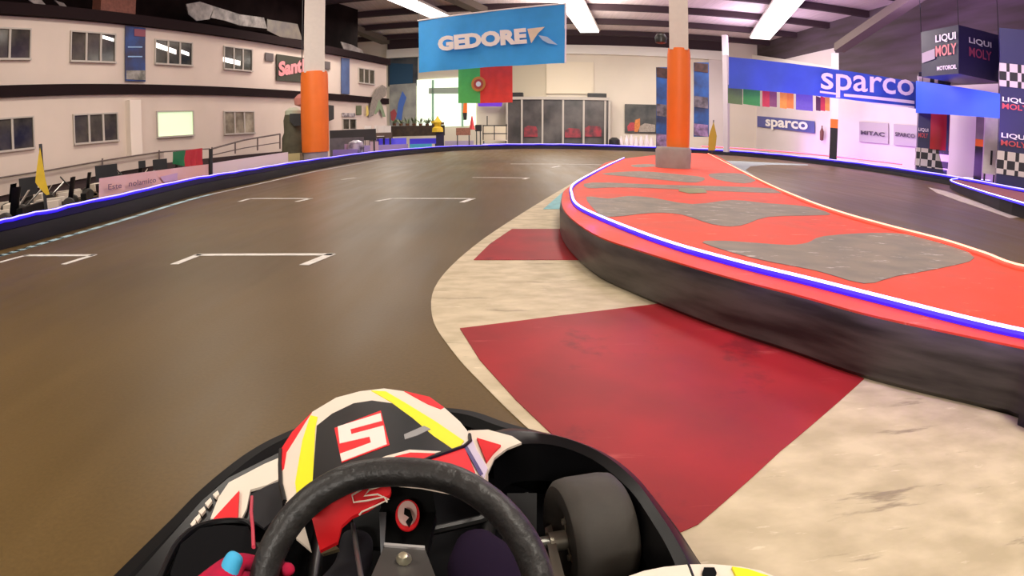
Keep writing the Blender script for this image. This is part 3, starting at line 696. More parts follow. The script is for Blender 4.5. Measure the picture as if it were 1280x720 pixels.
# ================================================================== COLUMNS
def column(name, label, u, base_uv, dist, pw, cw, y0, y1, basew, by0):
    c = V(u, 150, dist); c.z = 0
    t = thing(name, label, 'column', c, 'white columns with orange padding')
    zt = V(u, y0, dist).z; zb = V(u, y1, dist).z
    k = dist/F*1.0
    MB().box((c.x, c.y, (zt+CZ)/2), (cw, cw, CZ-zt+.1), math.atan2(-c.x, c.y)).build('shaft', M_col, t)
    r = pw/2
    MB().lathe([(r*.97,zb),(r,zb+.1),(r*1.02,(zb+zt)/2),(r,zt-.15),(r*.93,zt)], (c.x,c.y,0), n=28).build('orange_padding', M_pad, t, smooth=True)
    return t, c, zb
tL, cL, zb = column('padded_column', 'white column with orange padding behind the left barrier', 393.5, None, 25.4, 1.12, .83, 90, 190, 1.0, 0)
MB().lathe([(.50,0),(.50,zb)], (cL.x,cL.y,0), n=28).build('grey_base', mat('lilac_grey_base', (.36,.30,.33), .6, noise=.1), tL, smooth=True)
tR, cR, zb = column('padded_column', 'white column with orange padding standing on the orange island', 848, None, 15.3, .565, .46, 61, 185, .8, 0)
cb = V(841.5, 200, 15.2)
MB().lathe([(.43,IZ),(.44,zb-.05),(.40,zb+.02)], (cb.x,cb.y,0), n=28).build('grey_base', M_greybase, tR, smooth=True)
# loudspeaker-ish fittings left of right column
o = MB().lathe([(.02,0),(.14,.03),(.16,.16),(.10,.26)], V(826,55,15.6), n=12).build('ceiling_camera', M_dmetal, smooth=True); tag(o, 'dark round camera fixed high on the island column', 'camera')
# chequered liquid-brand columns
def chq_col(label, azc, dist, w, ytop, ck_lo, ck_hi, txt_rows, u_c):
    c = AZ(azc, dist); rz = -math.radians(azc)+math.radians(4)
    t = thing('chequered_column', label, 'column', c, 'chequered sponsor columns')
    zz_ = lambda v: V(u_c, v, dist-w/2).z
    MB().box((c.x,c.y,zz_(ytop)/2), (w,w,zz_(ytop)), rz).build('navy_casing', M_navy, t)
    for (a, b) in (ck_lo, ck_hi):
        z0, z1 = zz_(a), zz_(b)
        o = MB().box((c.x,c.y,(z0+z1)/2), (w+.06,w+.06,z1-z0), rz)
        ob = o.build('chequered_band', None or M_txt, t)
        ob.data.materials.clear(); ob.data.materials.append(CHK)
    fx = Vector((math.cos(rz), math.sin(rz), 0)); fn = Vector((math.sin(rz), -math.cos(rz), 0))
    o0 = c+fn*(w/2+.02)
    for (v0, s, m, x0, x1, hpx) in txt_rows:
        bl = o0+fx*(x0*w/2)+Vector((0,0,zz_(v0))); br = o0+fx*(x1*w/2)+Vector((0,0,zz_(v0))); tl = o0+fx*(x0*w/2)+Vector((0,0,zz_(v0-hpx)))
        text_on(s, bl, br, tl, 'lettering', m, t, off=.02)
    return t, c, rz, fx, fn, zz_
CHK = checker('chequer', (.72,.66,.62), (.015,.012,.02), 3.0, 3.0, 3.0)
tA, cA, rzA, fxA, fnA, zA = chq_col('narrow chequered column with red drum padding under the blue banner', 38.6, 33, 1.6, 91, (210,186), (103,92), [(173,'MOLY',M_txtr,-.98,-.35,6),(166,'LIQUI',M_txt,-.98,-.35,5)], 1162)
MB().lathe([(.62,zA(186)),(.62,zA(140))], (cA+fnA*.35)+fxA*.25, n=20).build('red_drum_padding', mat('red_pad', (.50,.02,.03), .5), tA, smooth=True)
tB, cB, rzB, fxB, fnB, zB = chq_col('wide chequered column with LIQUI MOLY lettering at the right edge', 47.4, 27, 2.6, 36, (219,190), (109,80), [(137,'MOLY',M_txtr,-.93,-.1,7),(129,'LIQUI',M_txt,-.93,-.1,7),(137,'MOLY',M_txtr,.05,.9,7),(129,'LIQUI',M_txt,.05,.9,7),(183,'MOLY',M_txtr,-.93,-.1,7),(174,'LIQUI',M_txt,-.93,-.1,7),(183,'MOLY',M_txtr,.05,.9,7),(174,'LIQUI',M_txt,.05,.9,7)], 1262)
# hanging cube sign LIQUI MOLY
bx = thing('hanging_box_sign', 'dark hanging box sign with LIQUI MOLY lettering above the blue banner', 'sign', V(1199,90,27.5))
E0 = V(1198,92,26.5); E1 = V(1198,31,26.5)
L0 = V(1152,97,28.6); L1 = V(1158,43,28.6); R0 = V(1249,98,28.0); R1 = V(1243,33,28.0)
zt_, zb_ = E1.z, E0.z
for q in (L0, R0): q.z = zb_
for q in (L1, R1): q.z = zt_
L1.x, L1.y = L0.x, L0.y; R1.x, R1.y = R0.x, R0.y
Bk = L0+R0-E0; Bk1 = Vector((Bk.x, Bk.y, zt_))
MB().hexa([E0, R0, Bk, L0, E1, R1, Bk1, L1]).build('box', mat('sign_navy_black', (.012,.010,.035), .4), bx)
def face_txt(s, A, B, f0, f1, g0, g1, m):
    X = B-A; Hh = zt_-zb_; U = Vector((0,0,Hh))
    n = X.cross(U).normalized()
    if n.dot(-A) < 0: n = -n
    text_on(s, A+X*f0+U*g0+n*.03, A+X*f1+U*g0+n*.03, A+X*f0+U*g1+n*.03, 'lettering', m, bx, off=.02, lift=0)
face_txt('LIQUI', L0, E0, .42, .96, .68, .86, M_txt)
face_txt('MOLY', L0, E0, .42, .97, .40, .63, mat('pink_red_letter', (.80,.25,.22), .5))
face_txt('MOTOROIL', L0, E0, .45, .97, .10, .19, M_txt)
face_txt('LIQUI', E0, R0, .25, .8, .66, .80, mat('grey_letter', (.35,.35,.34), .5))
face_txt('MOLY', E0, R0, .25, .8, .40, .60, mat('wine_letter', (.18,.03,.06), .5))
MB().slab([L0+(E0-L0)*f+Vector((0,0,(zt_-zb_)*g))+(Vector((-L0.x,-L0.y,0)).normalized())*.05 for f, g in [(.02,.3),(.38,.36),(.38,.58),(.02,.52)]], .02, (0,1,0)).build('pale_can_image', mat('pale_can', (.42,.38,.38), .5), bx)
for q in (L1, R1, E1):
    MB().tube([q, Vector((q.x,q.y,CZ-.4))], .02, 5).build('hanging_cord', M_dmetal, bx)
# pads & white tower on right side
def upright(label, name, cat, u0, u1, y0, y1, dist, m, depth=.5, group=None, parts=None, floor=False):
    A = V(u0,(y0+y1)/2,dist); B = V(u1,(y0+y1)/2,dist); P = Plane(A, B); z1 = V((u0+u1)/2,y0,dist).z; z0 = max(0., V((u0+u1)/2,y1,dist).z)
    legs = floor and z0 > .5
    if floor and not legs: z0 = 0.
    t = thing(name, label, cat, (P.w(P.L/2, 0, 0)), group)
    if legs:
        for a_ in (.06, P.L-.14):
            MB().pbox(P, a_, a_+.08, 0, z0, -.12, -.04).build('leg', M_dmetal, t); MB().pbox(P, a_, a_+.08, 0, z0, -depth+.04, -depth+.12).build('leg', M_dmetal, t)
    if parts is None: MB().pbox(P, 0, P.L, z0, z1, -depth, 0).build('body', m, t)
    else:
        for (nm, ya, yb, mm) in parts:
            MB().pbox(P, 0, P.L, max(0, V((u0+u1)/2,yb,dist).z), V((u0+u1)/2,ya,dist).z, -depth, 0).build(nm, mm, t)
    return t, P
upright('slim post with orange and black padding at the left of the grey sponsor panels', 'padded_post', 'post', 1038.5, 1048, 64, 205, 41, M_col, parts=[('shaft',66,149,M_beam),('orange_padding',149,160,M_pad),('black_padding',160,210,M_black)])
upright('slim post with orange and black padding beside the tall white cabinet', 'padded_post', 'post', 1219, 1229, 145, 216, 30.5, M_col, floor=True, parts=[('shaft',145,174,M_greybase),('orange_padding',174,183,M_pad),('black_padding',183,229,M_black)])
tw, tp = upright('tall narrow white cabinet left of the wide chequered column', 'white_cabinet', 'cabinet', 1230, 1247.5, 146, 218, 28.5, M_white, floor=True)
MB().pbox(tp, tp.L*.5, tp.L*.65, 1.1, 1.7, 0, .05).build('handle', M_black, tw)

# ================================================================== FLAGS, BANNERS ON LEFT
def feather(label, pts_flag, pole, m, dist):
    c = V(pole[0][0], pole[0][1], dist); c.z = 0
    t = thing('feather_flag', label, 'flag', c)
    P = Plane(V(pole[0][0]-5, pole[0][1], dist), V(pole[0][0]+5, pole[0][1], dist))
    a = P.p(*pole[0]); b = P.p(*pole[1]); a.z = max(0, min(a.z, .0))
    MB().tube([a, b], .03, 6).build('pole', M_dmetal, t)
    MB().slab([P.p(*q, .04) for q in pts_flag], .03, -P.n).build('cloth', m, t)
feather('bright yellow furled flag behind the left barrier in front of the parked karts', [(50,184),(53,200),(57,225),(62,243),(58,244),(50,236),(44,228),(46,210),(48,195)], [(58,262),(50.5,180)], M_yel, 10.6)
feather('mustard yellow pointed flag at the far end of the orange island', [(892,152),(896,170),(894,188),(885,188),(886,170)], [(890,192),(892,150)], M_olivey, 36)
# pink banner & pale banner behind left barrier
def behind(path_px, off):
    return [G(u, v) for u, v in path_px]
pb0 = V(124,248,11.0); pb1 = V(262,226,15.8)
PB = Plane(pb0, pb1)
t = thing('fence_banner', 'pink banner with faint dark lettering leaning behind the left barrier', 'banner', (pb0+pb1)/2*1.0)
quad_cloth([PB.p(124,223), PB.p(262,205), PB.p(262.5,228), PB.p(124,251)], 'cloth', M_pink, t, nx=24, ny=4, amp=.01)
MB().slab([PB.p(u,v,.03) for u, v in [(180,238),(205,229),(232,225),(258,220),(258,228),(215,236),(180,243)]], .005, -PB.n).build('red_swoosh', mat('hot_red', (.80,.10,.12), .5, nscale=2, col2=(.80,.28,.25)), t)
MB().slab([PB.p(u,v,.03) for u, v in [(200,221),(222,216),(222,225),(205,228)]], .005, -PB.n).build('violet_patch', mat('lilac', (.75,.48,.66), .5), t)
for w_, a_, b_, c_ in (('Este', (134,237.5), (151,235), (134,230.5)), ('nolamico', (160,233.5), (194,228), (160,226.5))):
    text_on(w_, PB.p(*a_,.05), PB.p(*b_,.05), PB.p(*c_,.05), 'lettering', mat('purple_grey_letter', (.22,.10,.16), .5), t, off=.01)
wb0 = V(265,226,16); wb1 = V(362,210,21.2); WB = Plane(wb0, wb1)
o = quad_cloth([WB.p(265,204), WB.p(360,190), WB.p(361,214), WB.p(265,230)], 'fence_banner', M_whiteb, None, nx=24, ny=4, amp=.01)
tag(o, 'plain pale pinkish banner behind the left barrier, between the pink banner and the column', 'banner')
o = MB().tube([Vector((V(263.5,232,15.8).x,V(263.5,232,15.8).y,0)), V(263.5,186,15.8)], .05, 6).build('banner_post', M_black); tag(o, 'black post between the pink banner and the plain pale banner', 'post')
RG = Plane(V(215,198,18), V(257,198,20))
t = thing('national_flag', 'small green and red flag draped on the ramp handrail', 'flag', RG.p(235,208))
quad_cloth([RG.p(216,190), RG.p(232,188), RG.p(231,208), RG.p(218,205)], 'green_band', M_dgreen, t, nx=6, ny=4, amp=.06)
quad_cloth([RG.p(231,188), RG.p(253,185), RG.p(255,208), RG.p(231,208)], 'red_band', mat('crimson', (.55,.02,.03), .6), t, nx=8, ny=4, amp=.06)
# ramp along the facade
R1 = Plane(FP.w(0,0,1.6), FP.w(10,0,1.6))
mb = MB()
def seg(P, a, b, c, d, th): return MB().slab([P.p(*a), P.p(*b), P.p(*c), P.p(*d)], th, -P.n)
seg(R1, (-30,229), (205,190), (205,205), (-30,252), .9).build('trim_50', mat('ramp_concrete', (.60,.50,.43), .8, noise=.08, nscale=1), kind='structure')
R1b = Plane(FP.w(0,0,1.5), FP.w(10,0,1.5))
seg(R1b, (-30,248), (215,198), (370,176), (370,196), .5)
MB().slab([R1b.p(-30,247), R1b.p(215,203), R1b.p(370,188), R1b.p(370,206), R1b.p(215,222), R1b.p(-30,276)], .4, -R1b.n).build('trim_51', mat('under_ramp', (.05,.03,.03), .8), kind='structure')
hr = thing('ramp_handrail', 'thin dark handrail running up the ramp along the facade', 'handrail', R1.p(180,205))
def rail(px, r=.035, P=R1, nm='rail'):
    MB().tube([P.p(u, v, .1) for u, v in px], r, 6).build(nm, mat('rail_brown', (.14,.10,.09), .5), hr)
rail([(-30,227),(60,213),(128,201),(200,190),(262,186)], .03)
rail([(265,186),(305,175),(350,167.5)], .04); rail([(265,194),(305,185),(350,178)], .025)
for (u, a, b) in [(128,198,210),(199,188,200),(265,184,205),(294,178,192),(322,172,188),(350,167,186)]:
    rail([(u,a),(u,b)], .035, nm='post')
for i, (x0, x1, ya, yb, d) in enumerate([(24,47,222,244,15.2),(119,147,206,225,16),(173,182,201,210,17),(191,209,199,212,17.6)]):
    t_, P = upright(['dark block under the ramp, behind the yellow flag', 'large black block standing before the ramp, left end of the pink banner', 'small black block over the middle of the pink banner', 'black block left of the small draped flag'][i], 'black_block', 'block', x0, x1, ya, yb, d, M_black, depth=.6, group='black blocks by the ramp')
# olive covered machine left of the left column
t = thing('covered_machine', 'olive covered machine with black screen standing left of the orange-padded column', 'machine', V(366,196,26))
OP = Plane(V(355,170,26), V(378,170,26))
zf = lambda v: V(366,v,26).z
prf = [(.40,.1),(.52,.5),(.50,zf(172)),(.40,zf(165)),(.42,zf(150)),(.36,zf(143))]
cc = OP.p(367,170,-.3); cc.z = 0
MB().lathe(prf, cc, n=14).build('olive_cover', mat('olive_tarp', (.12,.11,.07), .8, noise=.3, nscale=3), t, smooth=True)
MB().lathe([(.36,zf(143)),(.34,zf(138)),(.15,zf(134))], cc, n=14).build('pale_top', mat('pale_green_top', (.55,.58,.45), .7), t, smooth=True)
MB().slab([OP.p(362,142,.25), OP.p(378,142,.25), OP.p(378,156,.25), OP.p(368,158,.25), OP.p(362,151,.25)], .1, -OP.n).build('black_screen', M_black, t)
MB().box((cc.x,cc.y-.35,.35), (.9,.4,.4)).build('yellow_drawer', mat('drawer', (.55,.45,.22), .6), t)
o = MB().lathe([(.05,zf(133)),(.32,zf(130)),(.36,zf(122)),(.2,zf(117)),(.02,zf(115))], cc+Vector((.2,.6,0)), n=14).build('round_lamp', mat('salmon', (.70,.28,.24), .6), smooth=True)
tag(o, 'salmon pink round lamp shade above the olive covered machine', 'lamp')
MB().tube([cc+Vector((.2,.6,zf(117))), cc+Vector((.2,.6,CZ-.3))], .02, 5).build('lamp_cord', M_dmetal, o)

# ================================================================== PIT AREA (middle left)
def hbox(label, name, cat, u0, u1, y0, y1, dist, m, depth=.6, grp=None):
    return upright(label, name, cat, u0, u1, y0, y1, dist, m, depth, grp, floor=True)
hbox('long charcoal counter block right of the left column', 'charcoal_counter', 'counter', 412, 470, 162, 176, 33.5, mat('charcoal', (.045,.042,.045), .7))
hbox('grey low wall in front of the charcoal counter', 'low_wall', 'wall block', 412, 455, 172, 190, 30.5, mat('lowgrey', (.20,.19,.20), .7, noise=.3, nscale=3))
hbox('brown topped counter in front of the poster wall', 'brown_counter', 'counter', 455, 490, 166, 173, 41, mat('brown_c', (.10,.06,.045), .6))
hbox('dark planter counter under the bright window', 'planter_counter', 'counter', 488, 556, 157, 170, 47, mat('planter', (.06,.035,.02), .7, noise=.5, nscale=3))
M_blueb = mat('blue_selflit_barrier', (.10,.10,.5), .5, emit=.35, ecol=(.08,.04,1))  # own emission stands in for blue light falling on the barrier
M_violetb = mat('violet_selflit_barrier', (.30,.24,.40), .5, emit=.12, ecol=(.3,.1,.9))  # slight glow in the material imitates violet light cast on it
for i, (x0,x1,a,b,d,m) in enumerate([(463,508,173,181,42,M_blueb),(512,546,173,180,48,M_blueb),(448,510,181,190,39,M_violetb),(416,447,187,200,28.3,M_violetb),(556,592,176,184,50,mat('lilac_barrier',(.50,.42,.60),.5)),(512,540,180,187,44.5,mat('cyan_selflit_barrier',(.05,.25,.35),.5,emit=.25,ecol=(.05,.4,.6)))]):  # cyan panel also glows by itself in place of coloured light
    hbox(['blue lit low barrier piece behind the grey low wall', 'blue lit low barrier piece beside the dark stub post', 'violet lit low barrier piece nearest the left barrier', 'violet lit low barrier piece at the foot of the left column', 'pale lilac barrier piece right of the dark stub post', 'cyan lit barrier panel beside the dark stub post'][i], 'pit_barrier', 'barrier', x0, x1, a, b, d, m, .4, 'barrier pieces in the pit area')
hbox('dark stub post with blue tint carrying the yellow figure', 'stub_post', 'post', 545, 555, 164, 189, 45.5, mat('stub', (.02,.012,.05), .5))
# stacks & helmet
o = MB().lathe([(.12,0),(.34,.08),(.40,.3),(.34,.55),(.12,.66)], V(445,190,29)+Vector((0,0,-.1)), n=16).build('helmet', mat('helmet_dark', (.10,.09,.14), .25, nscale=3, col2=(.65,.6,.7)), smooth=True)
tag(o, 'round black and white helmet on the grey low wall', 'helmet')
for i, (u, d) in enumerate([(441,29.6),(468,37.5)]):
    p = V(u,195 if i == 0 else 186,d); hh_ = .6
    o = MB().box((p.x,p.y,.4), (.75-.25*i,.3,.8 if i == 0 else .9), .2).build('pink_glare_and_box', mat('pinkish_glare_and_box', (.55,.38,.48), .6))  # the first of these is translucent pink glare built as a solid
    tag(o, ['pinkish glare block just right of the left column foot', 'smaller pinkish box among the violet barrier pieces'][i], 'box')
# yellow figure made of tubes
c = V(547,160,45.5)
yf = thing('yellow_totem', 'small yellow totem figure standing on the dark stub post', 'figurine', c-Vector((0,0,.2)))
z0 = V(547,165,45.5).z; z1 = V(546,145,45.5).z; hgt = z1-z0
MB().lathe([(.42,0),(.38,.25*hgt),(.22,.35*hgt),(.34,.6*hgt),(.12,.85*hgt),(.03,hgt)], (c.x,c.y,z0), n=10).build('body', M_yel, yf, smooth=True)
MB().lathe([(.16,.55*hgt),(.18,.7*hgt)], (c.x-.3,c.y,z0), n=8).build('arm', M_yel, yf)
MB().lathe([(.12,.45*hgt),(.14,.6*hgt)], (c.x+.35,c.y,z0), n=8).build('arm', mat('dark_arm', (.12,.07,.03), .6), yf)
# plants on the planter
for i in range(7):
    p = V(493+i*8.2, 158, 47.3); base = Vector((p.x,p.y,V(493+i*8.2,157,47).z+.02))
    t = thing('potted_plant', ['leafy plant at the left end of the planter counter','leafy plant second from the left on the planter counter','leafy plant third from the left on the planter counter','leafy plant in the middle of the planter counter','leafy plant third from the right on the planter counter','leafy plant second from the right on the planter counter','leafy plant at the right end of the planter counter'][i], 'plant', base, 'plants on the planter counter')
    MB().lathe([(.12,-.02),(.16,.14)], base, n=10).build('pot', mat('pot_brown', (.18,.08,.04), .7), t)
    mb = MB()
    for k in range(16):
        a = random.uniform(0,6.28); e = random.uniform(.2,1.3); l = random.uniform(.3,.75)
        d = Vector((math.cos(a)*math.cos(e), math.sin(a)*math.cos(e), math.sin(e))); sdir = Vector((-math.sin(a), math.cos(a), 0))*.06
        q = base+Vector((0,0,.12)); mb.add([q, q+d*l*.5+sdir, q+d*l, q+d*l*.5-sdir], [(0,1,2,3)])
    mb.build('leaves', mat('leaf_green', (.10,.16,.07), .6, nscale=5, col2=(.25,.30,.18)), t)
# white chairs by the counters
M_chair = mat('chair_white', (.75,.70,.66), .5)
for i, (u, d, lab) in enumerate([(459,40,'white chair left-most behind the charcoal counter'),(467,41.5,'white chair second from the left behind the charcoal counter'),(476,41,'white chair third from the left behind the charcoal counter'),(484,42,'white chair nearest the poster wall')]):
    p = V(u,170,d); zc_ = 0
    t = thing('chair', lab, 'chair', (p.x,p.y,0), 'white chairs by the far counters')
    zt2 = V(u,157,d).z
    MB().box((p.x,p.y,zt2*.62), (.45,.45,.05)).build('seat', M_chair, t)
    MB().box((p.x,p.y+.22,zt2*.82), (.45,.04,zt2*.36)).build('backrest', M_chair, t)
    for sx in (-1,1):
        for sy in (-1,1): MB().box((p.x+sx*.2,p.y+sy*.2,zt2*.3), (.04,.04,zt2*.6)).build('leg', M_dmetal, t)
# far reception: counter, rails, cones, flags
hbox('white reception counter left of the glass booth', 'reception_counter', 'counter', 603, 634, 158, 176, 50, mat('reception', (.75,.66,.48), .6))
rr = thing('queue_rail', 'dark tubular rail in front of the white reception counter', 'rail', V(618,175,49))
for (a,b) in [((603,157),(634,157)),((603,167),(634,167)),((609,145),(609,157)),((618,157),(618,175)),((633,155),(633,175)),((604,157),(604,175))]:
    MB().tube([V(*a,49), V(*b,49)], .04, 5).build('rail' if a[1]==b[1] else 'post', M_dmetal, rr)
def cone(label, u, yb, yt, d, m):
    p = V(u,yb,d); z1 = V(u,yt,d).z; h_ = z1-p.z
    o = MB().lathe([(h_*.30,0),(h_*.30,h_*.04),(h_*.2,h_*.05),(h_*.04,h_)], p, n=14).build('traffic_cone', m, smooth=True); tag(o, label, 'cone')
cone('tall red cone on the floor before the reception', 590, 162, 145, 48, mat('cone_red', (.65,.04,.05), .5))
hbox('dark monitor on a stand right of the red cone', 'monitor', 'monitor', 594, 602, 156, 164, 48, M_black)
hbox('brick red cabinet left of the red cone', 'red_cabinet', 'cabinet', 570, 588, 160, 169, 47, mat('redcab', (.38,.16,.10), .6, noise=.4))
t = thing('feather_flag', 'orange and dark hanging pennant left of the red cone', 'flag', V(581,150,47))
P = Plane(V(576,140,47), V(586,140,47))
MB().slab([P.p(579.5,129), P.p(584,129), P.p(584,141), P.p(578.5,141)], .04, -P.n).build('orange_half', M_pad, t)
MB().slab([P.p(578.5,141), P.p(584,141), P.p(583.5,150), P.p(579.5,150)], .04, -P.n).build('dark_half', M_black, t)
t = thing('wall_screen', 'purple glowing screen mounted just under the hanging flag', 'screen', BP.p(613,130,1))
MB().slab([BP.p(597,128,1), BP.p(628,128,1), BP.p(627,133,1), BP.p(598,133,1)], .1, -BP.n).build('display', mat('violet_display', (.1,.02,.3), .4, emit=.6, ecol=(.15,.03,.7)), t)
o = MB().lathe([(.35,0),(.5,.3),(.46,.85),(.2,1.05)], Vector((V(768,176,51.8).x, V(768,176,51.8).y, 0)), n=12).build('litter_bin', M_black, smooth=True); tag(o, 'dark round bin right of the glass booth', 'bin')
# trophies/bottles in front of the far wall at 775-815
for i, u in enumerate((776,783,789,795,801,808,814)):
    p = V(u,186,52.5); p.z = 0
    o = MB().lathe([(.20,0),(.20,.75+.1*(i%3)),(.10,.95+.1*(i%3)),(.08,1.15+.1*(i%3))], p, n=10).build('marker_post', mat('pale_marker', (.70,.60,.62), .5), smooth=True)
    tag(o, 'pale stubby marker post in the row beneath the photo poster', 'post', 'pale marker posts behind the far barrier')

# ================================================================== PARKED KARTS
def wheel_mb(c, r, w, ax=(1,0,0)):
    return MB().lathe([(r*.55,-w/2),(r*.9,-w/2),(r,-w*.36),(r,w*.36),(r*.9,w/2),(r*.55,w/2)], c, ax, n=18)
def parked_kart(label):
    t = thing('parked_kart', label, 'go-kart', (0,0,0), 'karts parked behind the left barrier')
    for sx in (-1,1):
        for sy in (-1,1): 
            w = wheel_mb((sx*.58, sy*.52, .14), .14, .15).build('tyre', K_tyre, t, smooth=True)
            MB().lathe([(.075,-.05),(.075,.05)], (sx*.58, sy*.52, .14), (1,0,0), n=10).build('wheel_rim', M_metal, w)
    MB().box((0,0,.09), (.7,1.5,.05)).build('floor_tray', K_dark, t)
    pr = [(-.55,.75),(-.35,.98),(.35,.98),(.55,.75),(.4,.7),(-.4,.7)]
    MB().slab([(x,y,.30) for x,y in pr], .20).build('front_bumper', K_white, t)
    for sx in (-1,1): MB().slab([(sx*.45,-.35,.26),(sx*.68,-.3,.26),(sx*.68,.3,.26),(sx*.42,.35,.26)], .16).build('side_pod', K_white, t)
    MB().box((0,-.85,.22), (1.3,.12,.2)).build('rear_bumper', K_plast, t)
    mb = MB().grid(lambda a,b: (-.22+.44*a, -.45-.12*b+.1*math.sin(a*3.14)*-1, .12+.55*b), 8, 8).grid(lambda a,b: (-.22+.44*a, -.45+.4*b, .12+.06*abs(2*a-1)**2), 8, 6)
    mb.build('seat', K_shell, t, smooth=True)
    sw = MB().tube([(.16*math.cos(k*.3927), .10+.16*math.sin(k*.3927)*.64, .52+.16*math.sin(k*.3927)*.76) for k in range(16)], .018, 8, closed=True).build('steering_wheel', K_grip, t, smooth=True)
    MB().tube([(0,.10,.52),(0,.5,.2)], .02, 8).build('steering_column', M_metal, t)
    MB().slab([(-.16,.42,.52),(.16,.42,.52),(.18,.62,.28),(-.18,.62,.28)], .02).build('number_panel', K_white, t)
    return t
pk = parked_kart('kart with pale bodywork parked behind the left barrier, nearest the left frame edge')
spots = [(-9.2,8.2,2.0,'kart with pale bodywork parked behind the left barrier, nearest the left frame edge'),(-9.6,10.3,2.2,'kart parked behind the left barrier just right of the yellow flag'),(-11.7,8.3,1.9,'kart parked in the rear row left of the yellow flag'),
         (-11.8,10.6,2.1,'kart parked in the rear row behind the yellow flag'),(-11.3,13.0,2.3,'kart parked behind the left end of the pink banner'),(-11.1,15.3,2.0,'kart parked behind the middle of the pink banner'),(-11.2,17.6,2.2,'kart parked behind the right end of the pink banner'),(-9.5,6.4,2.1,'kart parked behind the left barrier, mostly beyond the left frame edge')]
for i, (x,y,r,lab) in enumerate(spots):
    k = pk if i == 0 else copy_tree(pk)
    k.location = (x,y,0); k.rotation_euler = (0,0,r); k['label'] = lab

# ================================================================== DRIVER'S KART
kart = thing('go_kart', 'black kart with red, white and yellow number 5 panel, driven in the foreground', 'go-kart', G(500,650,0))
def slabpx(px, name, m, parent, lift=0.0, th=.006, zf=None, z=None):
    pts = []
    for q in px:
        u, v = q[0], q[1]; zz_ = (zf(u, v) if zf else (q[2] if len(q) > 2 else z))+lift
        pts.append(G(u, v, zz_))
    return MB().slab(pts, th).build(name, m, parent)
# floor tray and shell
outer = [(60,800),(110,752),(150,713),(210,654),(250,614),(300,574),(340,551),(385,533),(440,520),(500,512),(560,513),(600,519),(640,533),(700,549),(760,571),(800,600),(840,648),(868,690),(890,722),(905,760)]
op = smooth_path([G(u, v, .0) for u, v in outer], 4)
op = [Vector((p.x,p.y,0)) for p in smooth_path([G(u, v, .20) for u, v in outer], 4)]
MB().sweep(op, [(.0,.05),(-.012,.10),(-.010,.18),(.015,.215),(.05,.22),(.075,.20),(.08,.12),(.06,.06)]).build('front_bumper', K_plast, kart, smooth=True)
trayp = [p+Vector((0,0,.055)) for p in op[::3]]
trayp += [Vector((.45,-.6,.055)), Vector((-.95,-.6,.055))]
cx = sum((p for p in trayp), Vector())/len(trayp)
MB().slab([cx+(p-cx)*.93 for p in trayp], .03).build('floor_tray', K_dark, kart)
# right fairing shell arching round the tyre
oR = smooth_path([G(u,v,.215) for u,v in [(608,541),(640,538),(700,551),(758,573),(798,602),(836,650),(866,692),(890,730),(900,770)]], 4)
iR = smooth_path([G(u,v,.25) for u,v in [(617,574),(640,557),(690,556),(740,574),(785,610),(815,652),(838,692),(852,730),(860,770)]], 4)
mb = MB(); b = 0; nR = len(oR)
for k in range(nR):
    o_, i_ = oR[k], iR[k]; mid = (o_+i_)/2+Vector((0,0,.02)); low = i_+(i_-o_)*.1+Vector((0,0,-.10))
    mb.v += [o_+Vector((0,0,-.12)), o_, o_*.7+i_*.3+Vector((0,0,.018)), o_*.3+i_*.7+Vector((0,0,.022)), i_, i_+Vector((0,0,-.02)), low]
for k in range(nR-1):
    for j in range(6): mb.f.append((k*7+j,(k+1)*7+j,(k+1)*7+j+1,k*7+j+1))
mb.build('right_fairing', K_shell, kart, smooth=True)
slabpx([(790,612),(796,611),(812,628),(821,642),(817,645),(803,634),(793,622)], 'pod_opening_patch', mat('pinkish_opening', (.42,.20,.17), .5), kart, z=.20)  # pinkish patch stands for an opening in the pod showing red floor
# left fairing shell
lf = [(352,560),(320,580),(287,602),(255,630),(228,662),(205,690),(180,720),(160,760),(240,760),(262,700),(300,668),(352,640)]
slabpx([(374,545),(348,566),(286,597),(252,626),(222,660),(192,694),(160,730),(190,745),(232,690),(268,662),(308,654),(350,650),(372,620)], 'left_fairing', K_shell, kart, z=.235, th=.02)
slabpx([(349,572),(330,580),(286,603),(273,622),(263,648),(275,650),(302,648),(308,636),(313,612),(334,606),(350,598)], 'left_fairing_white', K_white, kart, z=.243)
slabpx([(299,613),(297,648),(266,649)], 'left_fairing_red', K_red, kart, z=.250)
for i, (a, b_) in enumerate([((273,613),(266,619)), ((264,622),(256,630)), ((256,633),(248,640)), ((250,642),(243,649)), ((244,648),(238,656))]):
    slabpx([(a[0]-1,a[1]),(a[0]+1,a[1]+4),(b_[0]+4,b_[1]+3),(b_[0],b_[1]-1)], 'white_marks', K_white, kart, z=.243)
lw = MB().tube(smooth_path([G(u,v,.245) for u,v in [(196,735),(207,708),(222,680),(245,660),(275,652),(305,652),(318,660)]],4), .007, 8).build('left_fairing_rim', K_shell, kart, smooth=True)
slabpx([(213,716),(226,680),(250,660),(280,656),(310,658),(325,690),(320,740),(215,745)], 'left_wheel_well', K_dark, kart, z=.265, th=.01)
slabpx([(313,618),(334,607),(350,601),(354,640),(330,660),(316,650)], 'left_charcoal_cover', mat('charcoal_cover', (.016,.015,.017), .6, spec=.2), kart, z=.262)
